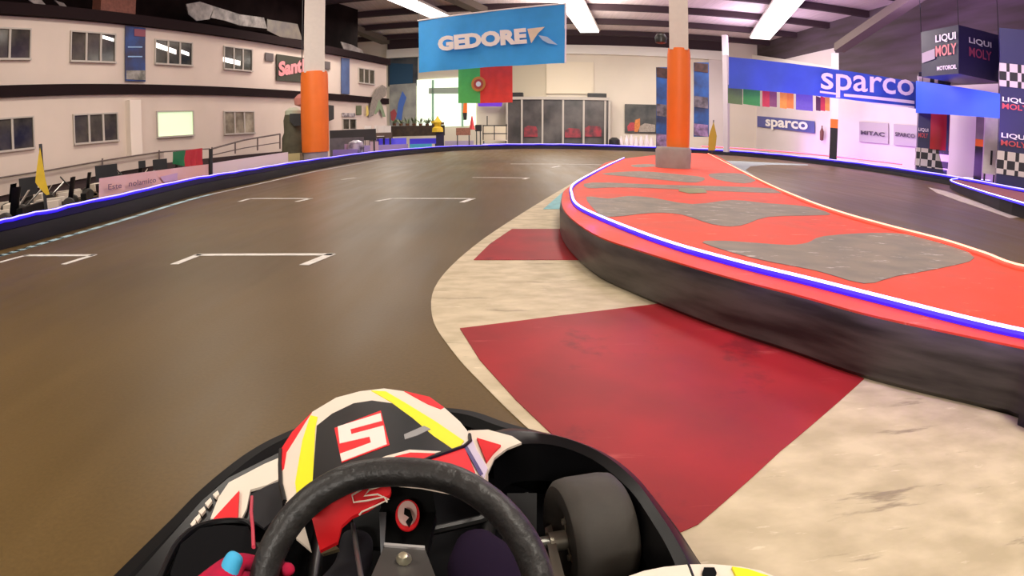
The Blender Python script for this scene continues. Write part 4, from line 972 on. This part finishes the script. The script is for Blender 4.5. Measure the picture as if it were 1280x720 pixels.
# side pods beyond the lower frame edge
for sx, xs_ in ((-1,(-.86,-.62)), (1,(.20,.46))):
    m_ = K_plast if sx < 0 else K_white
    pr = ([Vector((xs_[0],.55,.24)),Vector((xs_[0]+.02,-.35,.24)),Vector((xs_[1],-.4,.24)),Vector((xs_[1]+.01,.5,.24))] if sx < 0 else [G(772,732,.26),G(786,720,.26),G(805,713.5,.26),G(830,708.5,.26),G(860,705.5,.26),G(890,705,.26),G(925,708,.26),G(950,713,.26),G(972,722,.26),Vector((.52,.55,.26)),Vector((.5,-.35,.26)),Vector((.2,-.4,.26))])
    MB().slab(pr, .16).build('side_pod', m_, kart)
slabpx([(915,708),(935,711),(968,722),(985,760),(950,760),(925,730)], 'side_pod_yellow', K_yel, kart, z=.266)
slabpx([(880,709),(893,709),(896,716),(893,722),(881,722),(878,715)], 'side_pod_hole', K_dark, kart, z=.268)
# right white/red bit beside the panel
slabpx([(585,538),(610,537),(640,545),(652,553),(634,560),(618,572),(610,590),(600,575),(590,555)], 'right_fairing_white', K_white, kart, z=.262)
slabpx([(596,547),(626,556),(616,566),(608,577)], 'right_fairing_red', K_red, kart, z=.268)
# wheels
def kwheel(c, ax, lab=None):
    r, w = .135, .135
    ty = MB().lathe([(r*.50,-w*.40),(r*.62,-w*.5),(r*.88,-w*.5),(r*.97,-w*.42),(r,-w*.25),(r,w*.25),(r*.97,w*.42),(r*.88,w*.5),(r*.62,w*.5),(r*.50,w*.4)], c, ax, n=40).build('tyre', K_tyre, kart, smooth=True)
    A = Vector(ax).normalized(); C = Vector(c)
    rim = MB().lathe([(r*.20,-w*.30),(r*.50,-w*.22),(r*.545,-w*.43),(r*.56,-w*.43),(r*.56,w*.43),(r*.5,w*.2),(r*.2,w*.25)], c, ax, n=32).build('wheel_rim', mat('rim_metal', (.20,.19,.17), .3, metal=.8), ty, smooth=True)
    x = A.cross(Vector((0,0,1))).normalized(); y = A.cross(x)
    mb = MB()
    for k in range(3):
        a = 2.09*k+.4; d = x*math.cos(a)+y*math.sin(a)
        mb.tube([C-A*w*.34+d*.010, C-A*w*.36+d*.055], .009, 6)
        mb.lathe([(.007,-.01),(.007,.004)], C-A*w*.38+d*.045, A, n=8)
    mb.lathe([(.022,-.05),(.022,.03)], C-A*w*.3, A, n=12)
    mb.build('hub', mat('hub_metal', (.42,.38,.30), .35, metal=.8), ty, smooth=True)
    return C, A
khead = math.radians(14)
axr = Vector((math.cos(khead), math.sin(khead), 0))
Cw, Aw = kwheel((.165,1.075,.137), axr)
kwheel((-.49,.80,.125), axr)
# stub axle & tie rod at the right wheel
MB().tube([Cw-Aw*.07, Cw-Aw*.16], .016, 10).build('stub_axle', mat('axle_metal', (.18,.18,.16), .35, metal=.8), kart, smooth=True)
MB().slab([G(681,660,.14),G(689,655,.14),G(706,722,.16),G(692,726,.16)], .012).build('steering_arm', mat('bracket_metal', (.20,.19,.15), .35, metal=.7), kart)
MB().tube([G(660,620,.12),G(600,650,.12),G(520,668,.12)], .011, 8).build('tie_rod', M_dmetal, kart, smooth=True)
for p, q in [(G(612,640,.10),G(604,760,.10)), (G(404,640,.10),G(384,770,.10))]:
    MB().tube([p, q], .016, 10).build('frame_tube', M_dmetal, kart, smooth=True)

# number panel hood: gently crowned surface
def hz(u, v):
    a = (v-486)/114.0; c = (u-(478+(v-486)*.06))/125.0
    return .385+.080*a-.055*c*c
hood = [(356,627),(351,605),(350,580),(352,560),(365,540),(390,515),(420,497),(450,489),(480,485.5),(505,489),(537,497),(556,510),(575,527),(587,542),(590,549),(597,562),(610,585),(606,600),(575,601),(525,591),(475,586),(432,596),(398,613),(372,634)]
from mathutils.geometry import delaunay_2d_cdt
def dense(px, name, m, parent, zf, lift=0.0, th=.002, step=7.0):
    poly = [Vector((a, b)) for a, b in px]; bnd = []
    for k in range(len(poly)):
        a = poly[k]; b = poly[(k+1) % len(poly)]; n_ = max(1, int((b-a).length/step))
        for q in range(n_): bnd.append(a.lerp(b, q/n_))
    def inside(p):
        c = False; n_ = len(bnd); j = n_-1
        for i in range(n_):
            if (bnd[i].y > p.y) != (bnd[j].y > p.y) and p.x < (bnd[j].x-bnd[i].x)*(p.y-bnd[i].y)/(bnd[j].y-bnd[i].y)+bnd[i].x: c = not c
            j = i
        return c
    x0 = min(p.x for p in bnd); x1 = max(p.x for p in bnd); y0 = min(p.y for p in bnd); y1 = max(p.y for p in bnd)
    ins = []
    y = y0+step/2
    while y < y1:
        x = x0+step/2
        while x < x1:
            p = Vector((x+.01, y+.013))
            if inside(p) and min((p-q).length for q in bnd) > step*.45: ins.append(p)
            x += step
        y += step
    nb = len(bnd)
    vs_, es_, fs_, *_r = delaunay_2d_cdt(bnd+ins, [], [list(range(nb))], 1, 1e-4)
    mb = MB(); up = [G(v.x, v.y, zf(v.x, v.y)+lift) for v in vs_]
    mb.add(up, [tuple(f) for f in fs_])
    rim_ = [G(v.x, v.y, zf(v.x, v.y)+lift) for v in bnd]; n_ = len(rim_)
    mb.add(rim_+[p-Vector((0,0,th)) for p in rim_], [(k, (k+1) % n_, n_+(k+1) % n_, n_+k) for k in range(n_)])
    return mb.build(name, m, parent, smooth=True)
num = dense(hood, 'number_panel', K_white, kart, hz, 0, .03)
def inlay(px, name, m, lift):
    return dense(px, name, m, num, hz, lift*.5, .002)
inlay([(352,560),(365,540),(390,515),(383,525),(370,546),(358,565),(355,585),(351,590)], 'red_edge', K_red, .004)
inlay([(505,488.5),(537,496),(555,509),(551,511),(535,505),(520,497)], 'red_edge', K_red, .004)
inlay([(388,519),(397,521),(394,535),(391,600),(390,616),(372,628),(369,603),(378,550)], 'yellow_stripe', K_yel, .004)
inlay([(464,488),(482,489),(506,503),(545,527),(580,551),(575,558),(567,561),(542,545),(505,515),(490,503)], 'yellow_stripe', K_yel, .004)
inlay([(396,532),(415,517),(442,504),(465,500.5),(490,504),(515,522),(542,545),(565,561),(512,582),(500,587),(475,585.5),(432,595),(398,612),(391,615),(391,597)], 'black_field', K_blk, .0065)
inlay([(418,535),(476,513),(487,556),(427,578)], 'number_outline', K_red, .009)
five = [(368,212),(583,145),(590,183),(432,225),(437,250),(597,207),(614,300),(388,386),(380,348),(535,292),(527,262),(378,296)]
inlay([(330+x/4, 480+y/4) for x, y in five], 'number_five', K_numw, .0115)
inlay([(466,577),(482,570),(512,562),(551,564),(530,571),(512,581),(495,584),(478,583)], 'swoosh_white', K_white, .009)
inlay([(482,577),(495,570),(513,565.5),(544,566.5),(516,579.5),(490,581)], 'swoosh_red', K_red, .0115)
inlay([(515,582),(566,563),(581,560),(594,590),(592,600),(575,600.5),(540,593.5)], 'lower_red', K_red, .009)
inlay([(581,558),(590,548),(596,563),(609.5,585),(605,597),(600,593)], 'lilac_strip', mat('lilac_white', (.60,.52,.66), .4), .007)
inlay([(580,559),(584,557),(604,592),(600,594)], 'navy_line', mat('navy_line', (.03,.02,.14), .4), .0105)
MB().tube([G(u,v,hz(u,v)+.006) for u,v in [(513,582),(540,572),(566,563),(580,558),(588,551),(587,543)]], .0035, 6).build('panel_edge', K_blk, num, smooth=True)
MB().tube([G(u,v,hz(u,v)+.002) for u,v in [(356,627),(351,605),(350,580),(351,562)]], .004, 6).build('panel_edge', K_blk, num, smooth=True)
inlay([(505,543),(530,532),(538,536),(522,544),(506,549)], 'painted_gloss', mat('painted_gloss_grey', (.30,.29,.28), .3), .009)  # grey inlay paints a highlight onto the black field
# rear face of the hood, seen through the steering wheel
rz_ = lambda u, v: .425-(v-604)*.0011
dense([(388,640),(405,627),(440,608),(485,598),(489,612),(487,618),(460,636),(440,645),(427,657),(422,677),(400,688)], 'rear_red_panel', K_red, kart, rz_, 0, .006)
MB().tube([G(u,v,rz_(u,v)+.003) for u,v,z in [(452,612,.41),(440,619,.405),(442,628,.39),(458,626,.39),(480,621,.395),(484,628,.39)]], .0016, 5).build('logo_line', K_white, kart)
MB().tube([G(u,v,rz_(u,v)+.003) for u,v,z in [(478,607,.42),(462,612,.41),(455,620,.40),(472,618,.40),(486,624,.395),(470,632,.38),(452,640,.365),(449,644,.36)]], .0016, 5).build('logo_line', K_white, kart)
slabpx([(370,672,.26),(380,655,.28),(389,688,.26)], 'white_gusset', K_white, kart)
slabpx([(400,688,.30),(420,682,.30),(424,686,.30),(404,692,.30)], 'pedal_edge', mat('pedal_gold', (.45,.38,.22), .35, metal=.6), kart)
# black column fairing with sticker
slabpx([(487,606,.38),(540,606,.38),(545,640,.33),(534,690,.30),(476,690,.30),(474,640,.33)], 'column_fairing', K_blk, kart, th=.02)
stc = G(509.5,646,.345)
rr_ = (G(525,646,.345)-stc).length
disc = lambda r, z, n=24: [stc+Vector((math.cos(6.2832*k/n)*r, math.sin(6.2832*k/n)*r*.95-math.sin(6.2832*k/n)*.0, z+math.sin(6.2832*k/n)*r*.9)) for k in range(n)]
stk = MB().slab(disc(rr_*.98, .004), .003).build('round_sticker', K_red, kart)
MB().slab(disc(rr_*.78, .008), .002).build('sticker_centre', mat('sticker_pink', (.80,.52,.46), .4), stk)
MB().slab([G(u,v,.36)+Vector((0,0,(646-v)*.0007)) for u,v in [(506,638),(513,640),(516,648),(511,655),(507,650),(512,646),(505,643)]], .002).build('sticker_figure', K_blk, stk)
slabpx([(480,678,.34),(531,682,.34),(531,685,.34),(480,681,.34)], 'plate_lip', mat('pale_edge', (.45,.43,.42), .4), kart)
slabpx([(481,681,.335),(531,685,.335),(548,730,.345),(545,770,.35),(455,770,.35),(462,725,.345)], 'front_plate', K_grey, kart, th=.01)
bp_ = G(505,699.5,.345)
MB().lathe([(.012,0),(.012,.004),(.007,.012),(.003,.013)], bp_, (0,-.3,1), n=12).build('bolt', mat('bolt_brass', (.65,.62,.45), .3, metal=.8), kart, smooth=True)
MB().tube([G(441,655,.33), G(452,725,.36)], .004, 6).build('cable', mat('cable_steel', (.3,.3,.3), .35, metal=.8), kart)
MB().slab([G(474,640,.345),G(483,640,.345),G(480,690,.33),G(476,694,.33)], .004).build('bracket', mat('bracket_silver', (.28,.29,.31), .35, metal=.7), kart)
# steering wheel
sc_ = Vector((-.131,.510,.457)); al = math.radians(44.9); be = math.radians(-6.1)
nrm = Vector((math.sin(be)*math.cos(al), -math.cos(al)*math.cos(be), math.sin(al))).normalized()
# shift with the slightly different pitch
e1 = Vector((1,0,0)); e1 = (e1-nrm*e1.dot(nrm)).normalized(); e2 = nrm.cross(e1).normalized()
if e2.z < 0: e2 = -e2
def SW(a, r=.165): return sc_+e1*math.cos(a)*r+e2*math.sin(a)*r
NW = 72
ringp = []
for k in range(NW):
    a = 6.28318*k/NW; r = .165
    if math.sin(a) > .93: r -= (math.sin(a)-.93)*.05   # slightly flattened top
    ringp.append(SW(a, r))
sw = MB().tube(ringp, .0178, 16, closed=True).build('steering_wheel', K_grip, kart, smooth=True)
hubc = sc_-nrm*.05
MB().lathe([(.045,-.01),(.05,0),(.045,.015)], hubc+e2*-.02, nrm, n=20).build('hub_plate', K_grey, sw, smooth=True)
for a in (math.radians(200), math.radians(-20), math.radians(270)):
    MB().tube([hubc+e2*-.02, SW(a,.16)-nrm*.012], .011, 8).build('spoke', K_blk, sw, smooth=True)
MB().tube([hubc-e2*.02-nrm*.01, G(500,665,.16)], .013, 10).build('steering_column', M_dmetal, kart, smooth=True)
# red brake line
MB().tube([G(315,621,.29),G(314,640,.32),G(316,660,.34),G(317,684,.36)], .0033, 8).build('red_cable', mat('cable_red', (.62,.05,.09), .4), kart, smooth=True)
# seat
mb = MB()
mb.grid(lambda a,b: (-.42+.44*a, -.42+.50*b, .10+.22*abs(2*a-1)**3), 12, 8)
mb.grid(lambda a,b: (-.42+.44*a, -.42-.16*b+.10*(1-abs(2*a-1)**2)*-1+.1*b, .10+.22*abs(2*a-1)**3*(1-b)+.42*b), 12, 8)
mb.build('seat', K_shell, kart, smooth=True)
# pedals
for x in (-.30, .02):
    MB().slab([Vector((x-.03,1.02,.14)), Vector((x+.03,1.02,.14)), Vector((x+.03,1.06,.26)), Vector((x-.03,1.06,.26))], .01).build('pedal', M_dmetal, kart)

# ================================================================== DRIVER
def skin_mesh(name, verts, edges, radii, m, parent, root=0, sub=2):
    me = bpy.data.meshes.new(name); me.from_pydata([tuple(v) for v in verts], edges, []); me.update()
    o = bpy.data.objects.new(name, me); COL.objects.link(o)
    sk = o.modifiers.new('s', 'SKIN'); sk.use_smooth_shade = True
    if not me.skin_vertices: 
        bpy.context.view_layer.update()
    lay = me.skin_vertices[0] if me.skin_vertices else None
    if lay is None:
        bpy.context.view_layer.objects.active = o
        bpy.ops.object.select_all(action='DESELECT'); o.select_set(True)
        bpy.ops.mesh.customdata_skin_add(); lay = me.skin_vertices[0]
    for i, r in enumerate(radii):
        lay.data[i].radius = (r, r) if not isinstance(r, tuple) else r
        lay.data[i].use_root = (i == root)
    sb = o.modifiers.new('b', 'SUBSURF'); sb.levels = sub; sb.render_levels = sub
    bpy.context.view_layer.update()
    ev = o.evaluated_get(bpy.context.evaluated_depsgraph_get())
    nm = bpy.data.meshes.new_from_object(ev)
    o.modifiers.clear(); o.data = nm; bpy.data.meshes.remove(me)
    nm.name = name; nm.materials.clear(); nm.materials.append(m)
    for p in nm.polygons: p.use_smooth = True
    if parent is not None:
        off = Vector((0,0,0)); p = parent
        while p is not None: off += p.location; p = p.parent
        for v in nm.vertices: v.co -= off
        o.parent = parent
    return o
drv = thing('person', 'kart driver in dark suit with red glove gripping the steering wheel', 'person', (-.2,-.25,.12))
aL = math.radians(178); gL = SW(aL)          # left grip point on the wheel
aR = math.radians(-14); gR = SW(aR)
wL = gL+Vector((-.075,-.045,-.020)); wR = gR+Vector((.07,-.07,-.03))
pel = Vector((-.20,-.22,.24))
vs = [pel, pel+Vector((0,-.04,.14)), Vector((-.18,-.27,.50)), Vector((-.16,-.25,.66)), Vector((-.12,-.24,.74)), Vector((-.10,-.22,.83)), Vector((-.09,-.21,.93)), # 0-6
      Vector((-.34,-.24,.66)), Vector((-.50,.02,.50)), wL,      # 7-9 left arm
      Vector((.02,-.24,.66)), Vector((.22,.0,.48)), wR,       # 10-12
      Vector((-.30,-.16,.23)), Vector((-.36,.18,.36)), Vector((-.33,.48,.30)), Vector((-.32,.78,.18)), Vector((-.31,.93,.15)), Vector((-.31,1.0,.2)), # 13-18 left leg
      Vector((-.10,-.16,.23)), Vector((-.02,.22,.32)), Vector((.0,.50,.34)), Vector((.0,.80,.18)), Vector((.01,.94,.15)), Vector((.01,1.01,.20))]
es = [(0,1),(1,2),(2,3),(3,4),(4,5),(5,6),(3,7),(7,8),(8,9),(3,10),(10,11),(11,12),(0,13),(13,14),(14,15),(15,16),(16,17),(17,18),(0,19),(19,20),(20,21),(21,22),(22,23),(23,24)]
rd = [.13,.125,.14,.12,.06,.08,.09,.065,.05,.034,.065,.05,.034,.09,.08,.066,.05,.04,.035,.09,.08,.068,.05,.04,.035]
skin_mesh('body', vs, es, rd, mat('dark_suit', (.012,.010,.016), .8, noise=.3, nscale=12), drv)
# helmet behind the camera
hc = Vector((-.07,-.21,.95))
MB().lathe([(.02,-.15),(.10,-.14),(.135,-.07),(.145,0),(.13,.07),(.09,.12),(.01,.145)], hc, (0,0,1), n=28).build('helmet', mat('helmet_white', (.75,.75,.75), .25), drv, smooth=True)
MB().grid(lambda a,b: (hc.x+.149*math.sin(-1.1+2.2*a)*math.cos((b-.5)*.6), hc.y+.149*math.cos(-1.1+2.2*a)*math.cos((b-.5)*.6), hc.z+.149*math.sin((b-.5)*.6)+.01), 14, 5).build('visor', K_blk, drv, smooth=True)
# knees: purple-tinged cloth patch follows the right shin
knee = MB().lathe([(.0,-.0),(.03,.01),(.05,.05),(.06,.12),(.065,.22)], G(592,672,.36), (G(640,800,.36)-G(592,672,.36)+Vector((0,0,-.04))), n=16).build('trouser_knee', mat('purple_cloth', (.012,.006,.020), .9, spec=.1), drv, smooth=True)
def glove(g, a, w, side, m, mt):
    # local frame at the grip: tangent along the tube, outward from wheel centre, normal toward driver
    tan = (SW(a+.05)-SW(a-.05)).normalized(); out = (g-sc_).normalized(); nn = nrm
    V_ = lambda x, y, z: g+tan*x+out*y+nn*z       # x along tube, y outward, z toward driver
    pc = V_(0,.036,.018)
    verts = [w, w.lerp(pc,.5), pc]; edges = [(0,1),(1,2)]; rad = [.033,.036,.038]
    s_ = -1 if side == 'L' else 1
    xs4 = [.030,.010,-.011,-.031]
    for k, x0 in enumerate(xs4):
        x0 *= -s_ if False else (1 if side == 'L' else 1)
        L = [1.0,1.08,1.02,.85][k]; i0 = len(verts)
        verts += [V_(x0,.030,.022), V_(x0,.010,-.030*L-.002), V_(x0,-.018,-.030*L), V_(x0,-.030,-.006)]
        edges += [(2,i0),(i0,i0+1),(i0+1,i0+2),(i0+2,i0+3)]
        rad += [.0125,.0105,.0098,.0088]
    return verts, edges, rad, V_
for side, g, a, w in (('L',gL,aL,wL), ('R',gR,aR,wR)):
    m = mat('red_glove_cloth', (.52,.012,.05), .9, spec=.1, nscale=26, col2=(.18,.02,.05))
    verts, edges, rad, V_ = glove(g, a, w, side, m, None)
    gl = skin_mesh('glove', verts, edges, rad, m, drv, root=2)
    # thumb lies along the near side of the tube
    up = (SW(a-.1 if side == 'L' else a+.1)-g).normalized()
    b0 = V_(0,.027,.020); ou = (g-sc_).normalized()
    b0 = b0+ou*.006
    tv = [b0, b0+up*.014+nrm*.008, b0+up*.028+nrm*.009-ou*.003, b0+up*.040+nrm*.006-ou*.007]
    skin_mesh('thumb', tv, [(0,1),(1,2),(2,3)], [.014,.0135,.0125,.0100], mat('blue_thumb_cloth', (.05,.42,.72), .7), gl, root=0)
    MB().tube([w.lerp(V_(0,.036,.018),-.10), w.lerp(V_(0,.036,.018),.22)], .037, 16).build('cuff', mat('glove_cuff', (.35,.02,.05), .8), gl, smooth=True)

# ================================================================== LIGHTS, WORLD, CAMERA
def area(name, loc, size, power, col=(1,.95,.88), rot=(0,0,0), sy=None):
    l = bpy.data.lights.new(name, 'AREA'); l.energy = power; l.color = col; l.size = size
    if sy: l.shape = 'RECTANGLE'; l.size_y = sy
    o = bpy.data.objects.new(name, l); COL.objects.link(o); o.location = loc; o.rotation_euler = rot; return o
for x in (-9, 3, 13):
    for y in (0, 16, 32, 47):
        area('roof_lamp', (x, y, CZ-1.0), 1.2, {0:660,16:760,32:680,47:760}[y]*(1 if x < 10 else .95), (1,.92,.80), sy=7)
for x, y, pw, c in [(-6,30,500,(1,.88,.8)),(4,40,950,(1,.9,.82)),(12,32,420,(.9,.75,.95)),(18,24,420,(.75,.5,1)),(0,22,250,(1,.88,.8)),(17,42,420,(.9,.7,1))]:
    area('ceiling_fill', (x, y, 7.6), 3, pw, c, (math.pi,0,0), sy=6)  # added upward lights without fixtures, to brighten the ceiling
area('rear_fill', (-1, -14, 8), 6, 1500, (1,.93,.84), (math.radians(72),0,0), sy=1.5)  # unseen light added behind the camera for frontal fill
area('back_wall_fill', (6, 42, 7.5), 4, 420, (1,.92,.8), (math.radians(62),0,0), sy=1)  # added light without a fixture, brightens the back wall
area('right_wall_fill', (13, 34, 7.5), 14, 620, (1,.85,.9), (math.radians(62),0,math.radians(-80)), sy=1)  # added light without a fixture, brightens the right wall
area('violet_wall_fill', (20.5, 30, 1.0), 1.0, 420, (.55,.2,1), (0, math.radians(-105), 0), sy=30)  # violet light added to tint the right wall
area('violet_ceiling_fill', (15, 22, 2.0), 6, 1300, (.6,.3,1), (math.radians(180), 0, 0), sy=20)  # upward violet light added to tint the ceiling on the right
area('blue_wash', (-7.8, 16, .6), .3, 12, (.25,.15,1), (0, math.radians(100), 0), sy=26)
for p in [G(u_, v_, .40) for u_, v_ in ((716,240),(740,262),(800,286),(870,309),(940,328),(1010,344),(1090,364),(1170,384),(1250,402))]:
    l = bpy.data.lights.new('rim_glow', 'POINT'); l.energy = .9; l.color = (.35,.08,1); l.shadow_soft_size = .03
    o = bpy.data.objects.new('rim_glow', l); COL.objects.link(o); o.location = p
w = bpy.data.worlds.new('hall_air'); S.world = w; w.use_nodes = True
w.node_tree.nodes['Background'].inputs[0].default_value = (.95,.86,.76,1); w.node_tree.nodes['Background'].inputs[1].default_value = .45
cam = bpy.data.cameras.new('helmet_camera'); co = bpy.data.objects.new('helmet_camera', cam); COL.objects.link(co)
co.location = (0,0,H); co.rotation_euler = (math.radians(90)-PIT, 0, 0)
cam.type = 'PANO'; cam.panorama_type = 'FISHEYE_LENS_POLYNOMIAL'; cam.sensor_width = 36; cam.sensor_height = 20.25
cam.fisheye_polynomial_k0 = 0; cam.fisheye_polynomial_k1 = -(1280/36)/F
cam.fisheye_polynomial_k2 = 0; cam.fisheye_polynomial_k3 = 0; cam.fisheye_polynomial_k4 = 0
cam.fisheye_fov = math.pi; cam.clip_start = .02; cam.clip_end = 500
S.camera = co
S.view_settings.view_transform = 'Standard'; S.view_settings.look = 'None'; S.view_settings.exposure = 0.0
S.cycles.use_denoising = True
try: S.cycles.denoiser = 'OPENIMAGEDENOISE'
except Exception: pass
S.cycles.max_bounces = 6; S.cycles.sample_clamp_indirect = 4.0
